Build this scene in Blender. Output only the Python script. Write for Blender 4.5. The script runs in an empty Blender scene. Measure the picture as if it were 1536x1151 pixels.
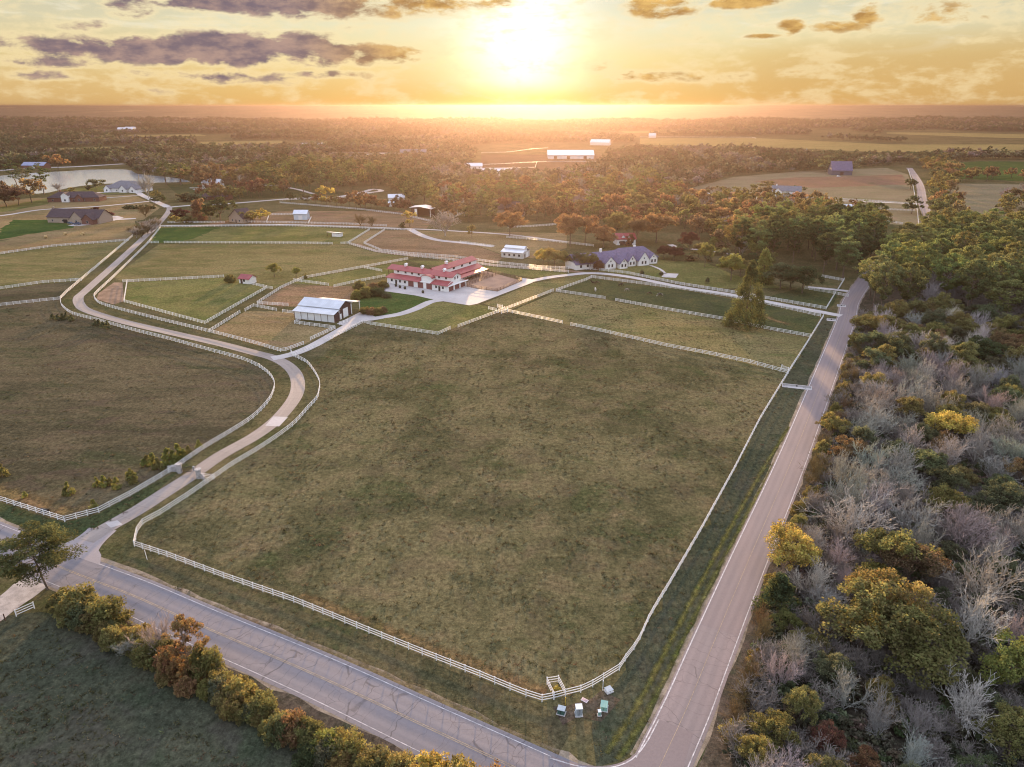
import bpy, bmesh, math, random
import numpy as np
from mathutils import Vector, Matrix
from mathutils.geometry import tessellate_polygon

R = math.radians
rnd = random.Random(7)
C = bpy.context.scene.collection
SC = bpy.context.scene

# ------------------------------------------------------------------ survey: photo pixel -> ground metres
FPX, CAMH = 1066.0, 80.0
PITCH = math.atan((575.5 - 159) / FPX)
CP, SP = math.cos(PITCH), math.sin(PITCH)


def G(px, py, z=0.0):
    u = (px - 768) / FPX
    v = (575.5 - py) / FPX
    t = (CAMH - z) / (SP - v * CP)
    return Vector((u * t, (CP + v * SP) * t, z))


def H(px, pyb, pyt):
    """height of a thing that stands at ground pixel (px, pyb) and reaches up to pyt"""
    y = G(px, pyb).y
    v = (575.5 - pyt) / FPX
    return (v * y * CP - y * SP) / (CP + v * SP) + CAMH


# ------------------------------------------------------------------ node helpers
class NT:
    def __init__(s, tree):
        s.t = tree

    def n(s, typ, **kw):
        nd = s.t.nodes.new(typ)
        for k, v in kw.items():
            setattr(nd, k, v)
        return nd

    def l(s, a, b):
        s.t.links.new(a, b)

    def inp(s, sock, v):
        if isinstance(v, bpy.types.NodeSocket):
            s.l(v, sock)
        elif v is not None:
            if hasattr(sock.default_value, '__len__') and not hasattr(v, '__len__'):
                v = [v] * len(sock.default_value)
            if hasattr(v, '__len__') and len(sock.default_value) == 4 and len(v) == 3:
                v = (*v, 1)
            sock.default_value = v

    def m(s, op, a, b=None, c=None, clamp=False):
        nd = s.n('ShaderNodeMath', operation=op, use_clamp=clamp)
        for i, x in enumerate((a, b, c)):
            s.inp(nd.inputs[i], x)
        return nd.outputs[0]

    def vm(s, op, a, b=None, out=0):
        nd = s.n('ShaderNodeVectorMath', operation=op)
        s.inp(nd.inputs[0], a)
        if b is not None:
            s.inp(nd.inputs[1], b)
        return nd.outputs['Value'] if op in ('DOT_PRODUCT', 'LENGTH', 'DISTANCE') else nd.outputs[0]

    def mix(s, f, a, b, mode='MIX'):
        nd = s.n('ShaderNodeMix', data_type='RGBA', blend_type=mode)
        s.inp(nd.inputs[0], f)
        s.inp(nd.inputs[6], a)
        s.inp(nd.inputs[7], b)
        return nd.outputs[2]

    def ramp(s, x, lo, hi, a=0.0, b=1.0, smooth=True):
        nd = s.n('ShaderNodeMapRange', interpolation_type='SMOOTHSTEP' if smooth else 'LINEAR')
        for i, q in enumerate((x, lo, hi, a, b)):
            s.inp(nd.inputs[i], q)
        return nd.outputs[0]

    def noise(s, vec, scale, detail=4.0, rough=0.55, dist=0.0):
        nd = s.n('ShaderNodeTexNoise')
        s.inp(nd.inputs['Vector'], vec)
        nd.inputs['Scale'].default_value = scale
        nd.inputs['Detail'].default_value = detail
        nd.inputs['Roughness'].default_value = rough
        nd.inputs['Distortion'].default_value = dist
        return nd.outputs['Fac']

    def scl(s, vec, xyz):
        nd = s.n('ShaderNodeMapping')
        s.inp(nd.inputs['Vector'], vec)
        nd.inputs['Scale'].default_value = xyz
        return nd.outputs[0]

    def bump(s, h, strength, dist, normal=None):
        nd = s.n('ShaderNodeBump')
        nd.inputs['Strength'].default_value = strength
        nd.inputs['Distance'].default_value = dist
        s.inp(nd.inputs['Height'], h)
        return nd.outputs[0]


def new_mat(name):
    m = bpy.data.materials.new(name)
    m.use_nodes = True
    m.node_tree.nodes.clear()
    t = NT(m.node_tree)
    out = t.n('ShaderNodeOutputMaterial')
    return m, t, out


def principled(t, out, color, rough=0.8, normal=None, spec=0.3, metal=0.0):
    p = t.n('ShaderNodeBsdfPrincipled')
    t.inp(p.inputs['Base Color'], color)
    t.inp(p.inputs['Roughness'], rough)
    p.inputs['Specular IOR Level'].default_value = spec
    p.inputs['Metallic'].default_value = metal
    if normal is not None:
        t.l(normal, p.inputs['Normal'])
    t.l(p.outputs[0], out.inputs[0])
    return p


def mat_paint(name, col, rough=0.7, var=0.12, scale=0.8, spec=0.3, bump=0.0, metal=0.0):
    m, t, out = new_mat(name)
    co = t.n('ShaderNodeTexCoord').outputs['Object']
    f = t.noise(co, scale, 5)
    g = t.noise(co, scale * 9, 3)
    k = t.m('ADD', t.ramp(f, .3, .7, 1 - var, 1 + var), t.ramp(g, .3, .7, -var * .5, var * .5))
    c = t.mix(1.0, col, t.n('ShaderNodeCombineColor').outputs[0], 'MULTIPLY')
    cc = c.node.inputs[7].links[0].from_node
    for i in range(3):
        t.l(k, cc.inputs[i])
    nrm = t.bump(g, bump, .05) if bump else None
    principled(t, out, c, rough, nrm, spec, metal)
    return m


def mat_ribbed(name, col, pitch=0.6, rough=0.45, spec=0.4, metal=0.0, axis=0, var=.1):
    """sheet-metal roof or wall: standing seams along one local axis"""
    m, t, out = new_mat(name)
    co = t.n('ShaderNodeTexCoord').outputs['Object']
    sep = t.n('ShaderNodeSeparateXYZ')
    t.l(co, sep.inputs[0])
    w = t.m('PINGPONG', sep.outputs[axis], pitch / 2)
    seam = t.ramp(w, 0, .06, 1, 0)
    f = t.noise(co, .35, 5)
    c = t.mix(t.ramp(f, .35, .7), [x * (1 - var) for x in col], [min(1, x * (1 + var)) for x in col])
    c = t.mix(t.m('MULTIPLY', seam, .35), c, [x * .6 for x in col])
    principled(t, out, c, rough, t.bump(seam, .6, .04), spec, metal)
    return m


def mat_grass(name, a, b, c, s=1.0, stretch=(1, 1, 1), bump=.32, c_amt=.6, ragged=None):
    """pasture turf: two main tones in broad drifts, a third in blotches, fine tufting"""
    m, t, out = new_mat(name)
    co = t.n('ShaderNodeTexCoord').outputs['Object']
    cs = t.scl(co, stretch)
    big = t.noise(cs, .018 * s, 6, .6, .6)
    mid = t.noise(cs, .11 * s, 5, .62, .4)
    fine = t.noise(co, .9 * s, 4, .7)
    tuft = t.noise(co, 3.2, 3, .7)
    k = t.m('ADD', t.m('MULTIPLY', big, .75), t.m('MULTIPLY', mid, .45))
    col = t.mix(t.ramp(k, .48, .70), a, b)
    pat = t.noise(t.vm('ADD', cs, (37.0, 11.0, 0)), .055 * s, 5, .65, .8)
    green = (a[0] * .70, a[1] * .98, a[2] * .75)
    col = t.mix(t.ramp(pat, .52, .66, 0, .6), col, green)
    col = t.mix(t.m('MULTIPLY', t.ramp(mid, .5, .72), c_amt), col, c)
    # tufts: small dark and pale plants
    clot = t.noise(co, .42, 5, .72)
    col = t.mix(t.ramp(clot, .50, .66, 0, .34), col, [x * .52 for x in a])
    col = t.mix(t.ramp(clot, .46, .34, 0, .35), col, [min(1, x * 1.35) for x in b])
    col = t.mix(t.ramp(fine, .50, .70, 0, .5), col, [x * .5 for x in a])
    col = t.mix(t.ramp(tuft, .55, .75, 0, .55), col, [min(1, x * 1.7 + .01) for x in b])
    col = t.mix(t.ramp(tuft, .45, .28, 0, .6), col, [x * .42 for x in a])
    # hue drift: greener and purplish-brown patches a few strides across, and a coarse grain of blades
    hue = t.noise(t.vm('ADD', cs, (91.0, 53.0, 0)), .10, 4, .6, .5)
    col = t.mix(t.ramp(hue, .52, .66, 0, .45), col, (a[0] * 1.45, a[1] * 1.15, a[2] * 1.45))
    grain = t.noise(t.scl(co, (1, .8, 1)), 1.15, 6, .82)
    gv = t.n('ShaderNodeHueSaturation')
    t.l(col, gv.inputs['Color'])
    t.l(t.ramp(grain, .36, .64, .55, 1.5, False), gv.inputs['Value'])
    col = gv.outputs[0]
    h = t.m('ADD', t.m('MULTIPLY', fine, .7), t.m('MULTIPLY', tuft, .35))
    p = principled(t, out, col, .95, t.bump(h, bump, .35), 0.0)
    if ragged:                      # growth that thins out towards the sides of its strip
        sp = t.n('ShaderNodeSeparateXYZ')
        t.l(t.n('ShaderNodeUVMap').outputs[0], sp.inputs[0])
        k = t.m('DIVIDE', t.m('SUBTRACT', sp.outputs[1], ragged[0]), ragged[1] - ragged[0])
        edge = t.m('SUBTRACT', 1.0, t.m('ABSOLUTE', t.m('SUBTRACT', t.m('MULTIPLY', k, 2.0), 1.0)))
        n2 = t.noise(co, .35, 5, .7)
        n3 = t.noise(co, 1.7, 4, .7)
        al = t.ramp(t.m('ADD', edge, t.m('MULTIPLY', t.m('ADD', t.m('MULTIPLY', n2, .6), t.m('SUBTRACT', t.m('MULTIPLY', n3, .4), .5)), 3.0)), .0, 1.25)
        tb, mx = t.n('ShaderNodeBsdfTransparent'), t.n('ShaderNodeMixShader')
        t.l(al, mx.inputs[0])
        t.l(tb.outputs[0], mx.inputs[1])
        t.l(p.outputs[0], mx.inputs[2])
        t.l(mx.outputs[0], out.inputs[0])
    return m


def mat_leaf(name, instanced=False, trans=.46):
    """leaf cards: the tint belongs to the plant (object colour), each card and clump varies a little"""
    m, t, out = new_mat(name)
    if instanced:
        base = t.n('ShaderNodeAttribute', attribute_type='INSTANCER', attribute_name='tint').outputs['Color']
    else:
        base = t.n('ShaderNodeObjectInfo').outputs['Color']
    var = t.n('ShaderNodeAttribute', attribute_type='GEOMETRY', attribute_name='var').outputs['Fac']
    warm = t.n('ShaderNodeAttribute', attribute_type='GEOMETRY', attribute_name='warm').outputs['Fac']
    hs = t.n('ShaderNodeHueSaturation')
    t.l(base, hs.inputs['Color'])
    t.l(t.ramp(warm, 0, 1, .46, .53, False), hs.inputs['Hue'])
    t.l(t.ramp(var, 0, 1, .5, 1.75, False), hs.inputs['Value'])
    hs.inputs['Saturation'].default_value = .92
    d = t.n('ShaderNodeBsdfDiffuse')
    tr = t.n('ShaderNodeBsdfTranslucent')
    mx = t.n('ShaderNodeMixShader')
    mx.inputs[0].default_value = trans
    for q in (d, tr):
        t.l(hs.outputs[0], q.inputs['Color'])
    t.l(d.outputs[0], mx.inputs[1])
    t.l(tr.outputs[0], mx.inputs[2])
    t.l(mx.outputs[0], out.inputs[0])
    return m


def mat_bark(name, col, tinted=False):
    m, t, out = new_mat(name)
    co = t.n('ShaderNodeTexCoord').outputs['Object']
    f = t.noise(t.scl(co, (3, 3, .6)), 1.6, 4)
    c = col
    if tinted:
        c = t.n('ShaderNodeObjectInfo').outputs['Color']
        c2 = t.mix(1.0, c, (.6, .6, .6), 'MULTIPLY')
        c = t.mix(t.ramp(f, .35, .65), c2, c)
    else:
        c = t.mix(t.ramp(f, .35, .65), [x * .6 for x in col], col)
    principled(t, out, c, .9, t.bump(f, .5, .05), .1)
    return m


# ------------------------------------------------------------------ object helpers
def tag(o, label=None, cat=None, group=None, kind=None):
    for k, v in (('label', label), ('category', cat), ('group', group), ('kind', kind)):
        if v:
            o[k] = v
    return o


def empty(name, loc=(0, 0, 0), rz=0.0):
    o = bpy.data.objects.new(name, None)
    C.objects.link(o)
    o.location = loc
    o.rotation_euler = (0, 0, rz)
    o.empty_display_size = .3
    return o


def link(name, me, mat, parent=None):
    o = bpy.data.objects.new(name, me)
    C.objects.link(o)
    if mat is not None and not me.materials:
        for q in (mat if isinstance(mat, (list, tuple)) else [mat]):
            me.materials.append(q)
    if parent is not None:
        o.parent = parent
    return o


class MB:
    """collects shapes of ONE part and links them as one mesh object"""

    def __init__(s):
        s.v, s.f = [], []

    def poly(s, pts):
        b = len(s.v)
        s.v += [tuple(p) for p in pts]
        s.f.append(tuple(range(b, b + len(pts))))
        return s

    def box(s, x0, x1, y0, y1, z0, z1):
        b = len(s.v)
        s.v += [(x, y, z) for z in (z0, z1) for x, y in ((x0, y0), (x1, y0), (x1, y1), (x0, y1))]
        s.f += [tuple(b + i for i in q) for q in
                ((3, 2, 1, 0), (4, 5, 6, 7), (0, 1, 5, 4), (1, 2, 6, 5), (2, 3, 7, 6), (3, 0, 4, 7))]
        return s

    def prism(s, prof, axis, a0, a1):
        """profile (list of 2-D points) pushed along x ('x': profile is y,z) or y ('y': profile is x,z) or z"""
        def P(p, a):
            return {'x': (a, p[0], p[1]), 'y': (p[0], a, p[1]), 'z': (p[0], p[1], a)}[axis]
        b, n = len(s.v), len(prof)
        s.v += [P(p, a0) for p in prof] + [P(p, a1) for p in prof]
        s.f.append(tuple(b + i for i in range(n)))
        s.f.append(tuple(b + n + i for i in reversed(range(n))))
        for i in range(n):
            j = (i + 1) % n
            s.f.append((b + i, b + n + i, b + n + j, b + j))
        return s

    def slab(s, pts, th):
        """a flat plate over the polygon pts (3-D), th thick downwards"""
        b, n = len(s.v), len(pts)
        s.v += [tuple(p) for p in pts] + [(p[0], p[1], p[2] - th) for p in pts]
        s.f.append(tuple(range(b, b + n)))
        s.f.append(tuple(b + n + i for i in reversed(range(n))))
        for i in range(n):
            j = (i + 1) % n
            s.f.append((b + i, b + n + i, b + n + j, b + j))
        return s

    def tube(s, pts, rad, sides=6, cap=True):
        b = len(s.v)
        n = len(pts)
        pts = [Vector(p) for p in pts]
        for i, p in enumerate(pts):
            d = (pts[min(i + 1, n - 1)] - pts[max(i - 1, 0)]).normalized()
            a = d.orthogonal().normalized()
            c = d.cross(a)
            r = rad[i] if hasattr(rad, '__len__') else rad
            for k in range(sides):
                w = 2 * math.pi * k / sides
                s.v.append(tuple(p + a * (r * math.cos(w)) + c * (r * math.sin(w))))
        for i in range(n - 1):
            for k in range(sides):
                k2 = (k + 1) % sides
                s.f.append((b + i * sides + k, b + i * sides + k2, b + (i + 1) * sides + k2, b + (i + 1) * sides + k))
        if cap:
            s.f.append(tuple(b + k for k in reversed(range(sides))))
            s.f.append(tuple(b + (n - 1) * sides + k for k in range(sides)))
        return s

    def build(s, name, mat, parent=None, smooth=False, fix=True):
        me = bpy.data.meshes.new(name)
        me.from_pydata(s.v, [], s.f)
        if fix:
            bm = bmesh.new()
            bm.from_mesh(me)
            bmesh.ops.recalc_face_normals(bm, faces=bm.faces)
            bm.to_mesh(me)
            bm.free()
        if smooth:
            me.polygons.foreach_set('use_smooth', [True] * len(me.polygons))
        me.update()
        return link(name, me, mat, parent)


def np_mesh(name, V, Fq, attrs=None, mat_idx=None, smooth=False):
    """V (n,3), Fq (m,k) all faces with k corners"""
    me = bpy.data.meshes.new(name)
    V = np.asarray(V, np.float32)
    Fq = np.asarray(Fq, np.int32)
    k = Fq.shape[1]
    me.vertices.add(len(V))
    me.vertices.foreach_set('co', V.ravel())
    me.loops.add(Fq.size)
    me.loops.foreach_set('vertex_index', Fq.ravel())
    me.polygons.add(len(Fq))
    me.polygons.foreach_set('loop_start', np.arange(0, Fq.size, k, dtype=np.int32))
    if mat_idx is not None:
        me.polygons.foreach_set('material_index', np.asarray(mat_idx, np.int32))
    if smooth:
        me.polygons.foreach_set('use_smooth', np.ones(len(Fq), bool))
    for an, av in (attrs or {}).items():
        a = me.attributes.new(an, 'FLOAT', 'FACE')
        a.data.foreach_set('value', np.asarray(av, np.float32))
    me.update(calc_edges=True)
    me.validate()
    return me


def catmull(P, step=3.0, closed=False):
    P = [Vector(p) for p in P]
    if len(P) < 3:
        Q = []
        n = max(1, int((P[1] - P[0]).length / step))
        return [P[0].lerp(P[1], i / n) for i in range(n + 1)]
    out = []
    for i in range(len(P) - 1):
        p0 = P[i - 1] if i else P[0] * 2 - P[1]
        p1, p2 = P[i], P[i + 1]
        p3 = P[i + 2] if i + 2 < len(P) else P[-1] * 2 - P[-2]
        n = max(1, int(round((p2 - p1).length / step)))
        for k in range(n):
            t = k / n
            out.append(.5 * (2 * p1 + (p2 - p0) * t + (2 * p0 - 5 * p1 + 4 * p2 - p3) * t * t + (3 * p1 - p0 - 3 * p2 + p3) * t ** 3))
    out.append(P[-1])
    return out


def side(P, off):
    """polyline moved sideways by off metres (positive: to the right of travel)"""
    out = []
    n = len(P)
    for i, p in enumerate(P):
        d = (P[min(i + 1, n - 1)] - P[max(i - 1, 0)])
        d.z = 0
        d.normalize()
        out.append(p + Vector((d.y, -d.x, 0)) * off)
    return out


def strip(name, P, off0, off1, z, mat, kind='structure', wob=0.0, parent=None):
    """flat band along polyline P between two sideways offsets; UV = metres along, metres across"""
    A, B = side(P, off0), side(P, off1)
    if wob:
        A = [a + (a - b).normalized() * rnd.uniform(-wob, wob) for a, b in zip(A, B)]
        B = [b + (b - a).normalized() * rnd.uniform(-wob, wob) for a, b in zip(A, B)]
    V, F, UV = [], [], []
    s = 0
    L = [0]
    for i in range(1, len(P)):
        s += (P[i] - P[i - 1]).length
        L.append(s)
    for i, (a, b) in enumerate(zip(A, B)):
        V += [(a.x, a.y, z), (b.x, b.y, z)]
    for i in range(len(P) - 1):
        F.append((2 * i, 2 * i + 1, 2 * i + 3, 2 * i + 2))
        UV += [(L[i], off0), (L[i], off1), (L[i + 1], off1), (L[i + 1], off0)]
    me = bpy.data.meshes.new(name)
    me.from_pydata(V, [], F)
    uv = me.uv_layers.new(name='UVMap')
    for k, q in enumerate(UV):
        uv.data[k].uv = q
    me.update()
    o = link(name, me, mat, parent)
    if kind:
        o['kind'] = kind
    if me.polygons and me.polygons[0].normal.z < 0:
        me.flip_normals()
    return o


def sheet(name, pts, z, mat, kind='structure', wob=0.0):
    """flat ground sheet over a polygon of ground points"""
    P = [Vector((p[0], p[1], 0)) for p in pts]
    if wob:
        Q = []
        n = len(P)
        for i in range(n):
            a, b = P[i], P[(i + 1) % n]
            k = max(1, int((b - a).length / 4))
            for j in range(k):
                q = a.lerp(b, j / k)
                Q.append(q + Vector((rnd.uniform(-wob, wob), rnd.uniform(-wob, wob), 0)))
        P = Q
    tri = tessellate_polygon([P])
    me = bpy.data.meshes.new(name)
    me.from_pydata([(p.x, p.y, z) for p in P], [], [tuple(q) for q in tri])
    me.update()
    bm = bmesh.new()
    bm.from_mesh(me)
    for f in bm.faces:
        f.normal_update()
        if f.normal.z < 0:
            f.normal_flip()
    bm.to_mesh(me)
    bm.free()
    o = link(name, me, mat)
    o['kind'] = kind
    return o


def Gs(pts):
    return [G(*p) for p in pts]


def inside(x, y, poly):
    c = False
    n = len(poly)
    j = n - 1
    for i in range(n):
        xi, yi, xj, yj = poly[i][0], poly[i][1], poly[j][0], poly[j][1]
        if (yi > y) != (yj > y) and x < (xj - xi) * (y - yi) / (yj - yi) + xi:
            c = not c
        j = i
    return c
# ------------------------------------------------------------------ camera, sun, sky
cam = bpy.data.objects.new('camera', bpy.data.cameras.new('camera'))
C.objects.link(cam)
cam.location = (0, 0, CAMH)
cam.rotation_euler = (math.pi / 2 - PITCH, 0, 0)
cam.data.sensor_width = 36
cam.data.lens = FPX / 1536 * 36
cam.data.clip_end = 60000
cam.data.clip_start = .5
SC.camera = cam

SUN_EL, SUN_AZ = R(5.4), R(1.4)          # azimuth clockwise from +Y
SUN_DIR = Vector((math.sin(SUN_AZ) * math.cos(SUN_EL), math.cos(SUN_AZ) * math.cos(SUN_EL), math.sin(SUN_EL)))
sl = bpy.data.lights.new('sun', 'SUN')
sl.energy = 5.0
sl.angle = R(.9)
sl.color = (1.0, .62, .29)
sun = bpy.data.objects.new('sun', sl)
C.objects.link(sun)
sun.rotation_euler = SUN_DIR.to_track_quat('Z', 'Y').to_euler()

EXPO = 1.8
SC.view_settings.view_transform = 'Standard'
SC.view_settings.look = 'None'
SC.view_settings.gamma = 1
SC.view_settings.use_curve_mapping = False
SC.view_settings.exposure = EXPO
K = 2.0 ** -EXPO                          # scene value of a fully exposed white
SC.cycles.max_bounces = 5
SC.cycles.diffuse_bounces = 2
SC.cycles.glossy_bounces = 2
SC.cycles.transmission_bounces = 2
SC.cycles.transparent_max_bounces = 6
SC.cycles.volume_bounces = 0
SC.cycles.use_denoising = True
SC.cycles.pixel_filter_type = 'BLACKMAN_HARRIS'
SC.cycles.filter_width = 1.1
SC.cycles.sample_clamp_indirect = 4.0


def px_ang(px, py):
    u = (px - 768) / FPX
    v = (575.5 - py) / FPX
    f = CP + v * SP
    up = -SP + v * CP
    return math.degrees(math.atan2(u, f)), math.degrees(math.atan2(up, math.hypot(u, f)))


def build_world():
    w = bpy.data.worlds.new('World')
    SC.world = w
    w.use_nodes = True
    w.node_tree.nodes.clear()
    t = NT(w.node_tree)
    out = t.n('ShaderNodeOutputWorld')
    d = t.n('ShaderNodeTexCoord').outputs['Generated']
    d = t.vm('NORMALIZE', d)
    sep = t.n('ShaderNodeSeparateXYZ')
    t.l(d, sep.inputs[0])
    X, Y, Z = sep.outputs
    el = t.m('MULTIPLY', t.m('ARCSINE', Z), 57.2958)
    az = t.m('MULTIPLY', t.m('ARCTAN2', X, Y), 57.2958)
    sd = t.m('MULTIPLY', t.m('ARCCOSINE', t.m('MINIMUM', t.vm('DOT_PRODUCT', d, tuple(SUN_DIR)), .999999)), 57.2958)
    # the physical sky
    sky = t.n('ShaderNodeTexSky', sky_type='NISHITA')
    sky.sun_disc = False
    sky.sun_elevation = SUN_EL
    sky.sun_rotation = SUN_AZ
    sky.air_density = 1.2
    sky.dust_density = 2.0
    # low band of the evening sky: lit haze, gold at the horizon and pale above, warmest under the sun
    h = t.m('DIVIDE', el, 8.0, clamp=True)
    cr = t.n('ShaderNodeValToRGB')
    e = cr.color_ramp.elements
    e[0].position, e[0].color = 0, (.84, .50, .14, 1)
    e[1].position, e[1].color = 1, (.60, .62, .52, 1)
    for p, c in ((.18, (.90, .59, .20)), (.40, (.92, .73, .32)), (.66, (.84, .79, .52))):
        q = e.new(p)
        q.color = (*c, 1)
    t.l(h, cr.inputs[0])
    low = cr.outputs[0]
    saz = t.m('ABSOLUTE', t.m('SUBTRACT', az, math.degrees(SUN_AZ)))
    # away from the sun the band dulls to tan
    low = t.mix(t.ramp(saz, 12, 36), low, t.mix(.30, low, (.52, .42, .30)))
    # broad veil to the right, near the horizon
    vn = t.noise(t.scl(d, (1, 1, 9)), 2.2, 4)
    a1, e1 = px_ang(1430, 110)
    veil = t.m('MULTIPLY', t.ramp(t.m('ADD', az, t.m('MULTIPLY', vn, 5)), 11, 24), t.ramp(t.m('ADD', el, t.m('MULTIPLY', vn, .9)), 5.4, 3.2))
    low = t.mix(t.m('MULTIPLY', veil, .55), low, (.66, .39, .13))
    # sun glow in the air round the sun
    ga, ge = px_ang(783, 78)
    gd = t.m('SQRT', t.m('ADD', t.m('POWER', t.m('DIVIDE', t.m('SUBTRACT', az, ga), .84), 2), t.m('POWER', t.m('DIVIDE', t.m('SUBTRACT', el, ge), 1.15), 2)))
    gn = t.noise(t.scl(d, (6, 6, 14)), 2.0, 6, .6)
    gd = t.m('ADD', gd, t.m('MULTIPLY', t.m('SUBTRACT', gn, .5), 2.2))
    g1 = t.m('EXPONENT', t.m('MULTIPLY', t.m('POWER', t.m('DIVIDE', t.m('MAXIMUM', gd, 0.0), 4.6), 2), -1))
    g2 = t.m('EXPONENT', t.m('MULTIPLY', gd, -1 / 9.0))
    glow = t.mix(1.0, (1.0, .95, .78), t.m('ADD', t.m('MULTIPLY', g1, .8), t.m('MULTIPLY', g2, .34)), 'MULTIPLY')
    # horizon stays golden even under the glow
    glow = t.mix(t.ramp(el, 1.9, .1), glow, t.mix(1.0, glow, (.9, .55, .10), 'MULTIPLY'))
    low = t.mix(1.0, low, glow, 'ADD')
    # thin high streaks
    st = t.noise(t.scl(d, (3, 3, 22)), 2.4, 8, .62, .9)
    stm = t.m('MULTIPLY', t.ramp(st, .50, .68), t.ramp(el, 2.6, 5.5))
    low = t.mix(t.m('MULTIPLY', stm, .55), low, (1.0, .93, .72))
    # cloud banks: each an ellipse in azimuth/elevation with a ragged edge
    n1 = t.noise(t.scl(d, (9, 9, 24)), 1.7, 9, .62, .3)
    n2 = t.noise(t.scl(d, (24, 24, 60)), 1.6, 7, .6, .2)
    rag = t.m('ADD', t.m('MULTIPLY', t.m('SUBTRACT', n1, .5), 3.4), t.m('MULTIPLY', t.m('SUBTRACT', n2, .5), 2.2))
    banks = [  # px centre, py centre, half width px, half height px, depth of colour
        (330, 77, 300, 25, 1.1), (150, 73, 130, 13, 1.0), (390, 68, 150, 24, 1.15), (530, 80, 110, 18, 1.0), (270, 70, 90, 20, 1.0),
        (470, 6, 240, 24, 1.1), (620, 10, 100, 18, .8), (330, 4, 110, 16, .9), (196, 10, 34, 22, .65), (150, 40, 60, 8, .3),
        (990, 10, 62, 19, .95), (1112, 4, 60, 10, .9), (1187, 40, 20, 13, .9), (1300, 20, 22, 22, .7), (1262, 40, 40, 8, .5), (1430, 20, 120, 14, .25),
        (1150, 54, 34, 4, .6), (975, 115, 56, 11, .55), (1070, 116, 60, 8, .45), (1230, 108, 60, 8, .35),
        (330, 115, 110, 10, .45), (60, 92, 90, 10, .45), (490, 112, 60, 6, .4), (60, 112, 60, 7, .3), (740, 4, 36, 7, .4)]
    tot = None
    for (px, py, hw, hh, dep) in banks:
        a0, e0 = px_ang(px, py)
        a1, _ = px_ang(px + hw, py)
        _, e1 = px_ang(px, py - hh)
        q = t.m('ADD', t.m('POWER', t.m('ABSOLUTE', t.m('DIVIDE', t.m('SUBTRACT', az, a0), a1 - a0)), 2),
                t.m('POWER', t.m('ABSOLUTE', t.m('DIVIDE', t.m('SUBTRACT', el, e0), e1 - e0)), 2))
        b = t.m('MULTIPLY', t.m('SUBTRACT', 1.0, t.m('MINIMUM', q, 3.0)), dep)
        tot = b if tot is None else t.m('MAXIMUM', tot, b)
    dens = t.m('ADD', tot, rag)
    body = t.ramp(dens, .0, .7)
    body = t.m('MULTIPLY', body, t.ramp(tot, -1.4, -.3))
    body = t.m('MULTIPLY', body, t.ramp(Y, .2, .4))
    rim = t.m('MULTIPLY', t.ramp(dens, -.7, .1), t.m('MULTIPLY', t.ramp(tot, -1.8, -.3), t.ramp(Y, .2, .4)))
    low = t.mix(t.m('MULTIPLY', rim, .55), low, (1.05, .86, .50))
    puff = t.noise(t.scl(d, (16, 16, 40)), 2.0, 6, .6)
    cool = t.mix(t.ramp(puff, .35, .66), (.20, .145, .19), (.47, .31, .27))
    hot = t.mix(t.ramp(puff, .35, .66), (.48, .25, .07), (.85, .52, .16))
    ccol = t.mix(t.ramp(az, -5, -17), hot, cool)
    low = t.mix(t.m('MULTIPLY', body, t.ramp(tot, -.3, .5, .55, .95)), low, ccol)
    bgl = t.n('ShaderNodeBackground')
    t.l(low, bgl.inputs[0])
    bgl.inputs[1].default_value = K * .95
    # upper dome
    dome = t.n('ShaderNodeBackground')
    t.l(t.mix(.42, sky.outputs[0], t.mix(1.0, sky.outputs[0], (1.25, .95, .95), 'MULTIPLY')), dome.inputs[0])
    dome.inputs[1].default_value = .15
    # added lavender fill over the unseen upper dome, brightens the ground
    dome_fill = t.n('ShaderNodeBackground')
    dome_fill.inputs[0].default_value = (.72, .74, .95, 1)
    dome_fill.inputs[1].default_value = .33
    ad = t.n('ShaderNodeAddShader')
    t.l(dome.outputs[0], ad.inputs[0])
    t.l(dome_fill.outputs[0], ad.inputs[1])
    mx = t.n('ShaderNodeMixShader')
    t.l(t.ramp(el, 8.5, 17), mx.inputs[0])
    t.l(bgl.outputs[0], mx.inputs[1])
    t.l(ad.outputs[0], mx.inputs[2])
    t.l(mx.outputs[0], out.inputs[0])


build_world()


def build_haze():
    b = MB().box(-9200, 9200, -9200, 9200, -1.6, 85.5)
    m = bpy.data.materials.new('air')
    m.use_nodes = True
    m.node_tree.nodes.clear()
    t = NT(m.node_tree)
    out = t.n('ShaderNodeOutputMaterial')
    v = t.n('ShaderNodeVolumePrincipled')
    v.inputs['Color'].default_value = (.106, .082, .084, 1)
    v.inputs['Density'].default_value = 1.8e-4
    v.inputs['Anisotropy'].default_value = .78
    t.l(v.outputs[0], out.inputs['Volume'])
    o = b.build('haze', m)
    o['kind'] = 'stuff'
    o.display_type = 'WIRE'


build_haze()

# ------------------------------------------------------------------ terrain
from mathutils import noise as mnoise


def hill_z(r, th):
    s = min(1, max(0, (r - 3200) / 5000))
    s = s * s * (3 - 2 * s)
    n = mnoise.noise(Vector((math.sin(th) * r / 2300, math.cos(th) * r / 1500, 1.7)))
    n2 = mnoise.noise(Vector((math.sin(th) * r / 700, math.cos(th) * r / 420, 4.2)))
    return min(83.5, max(0.0, s * (80 + 7 * n + 4 * n2) + min(1, s * 6) * 5 * (n2 + .2)))


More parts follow.
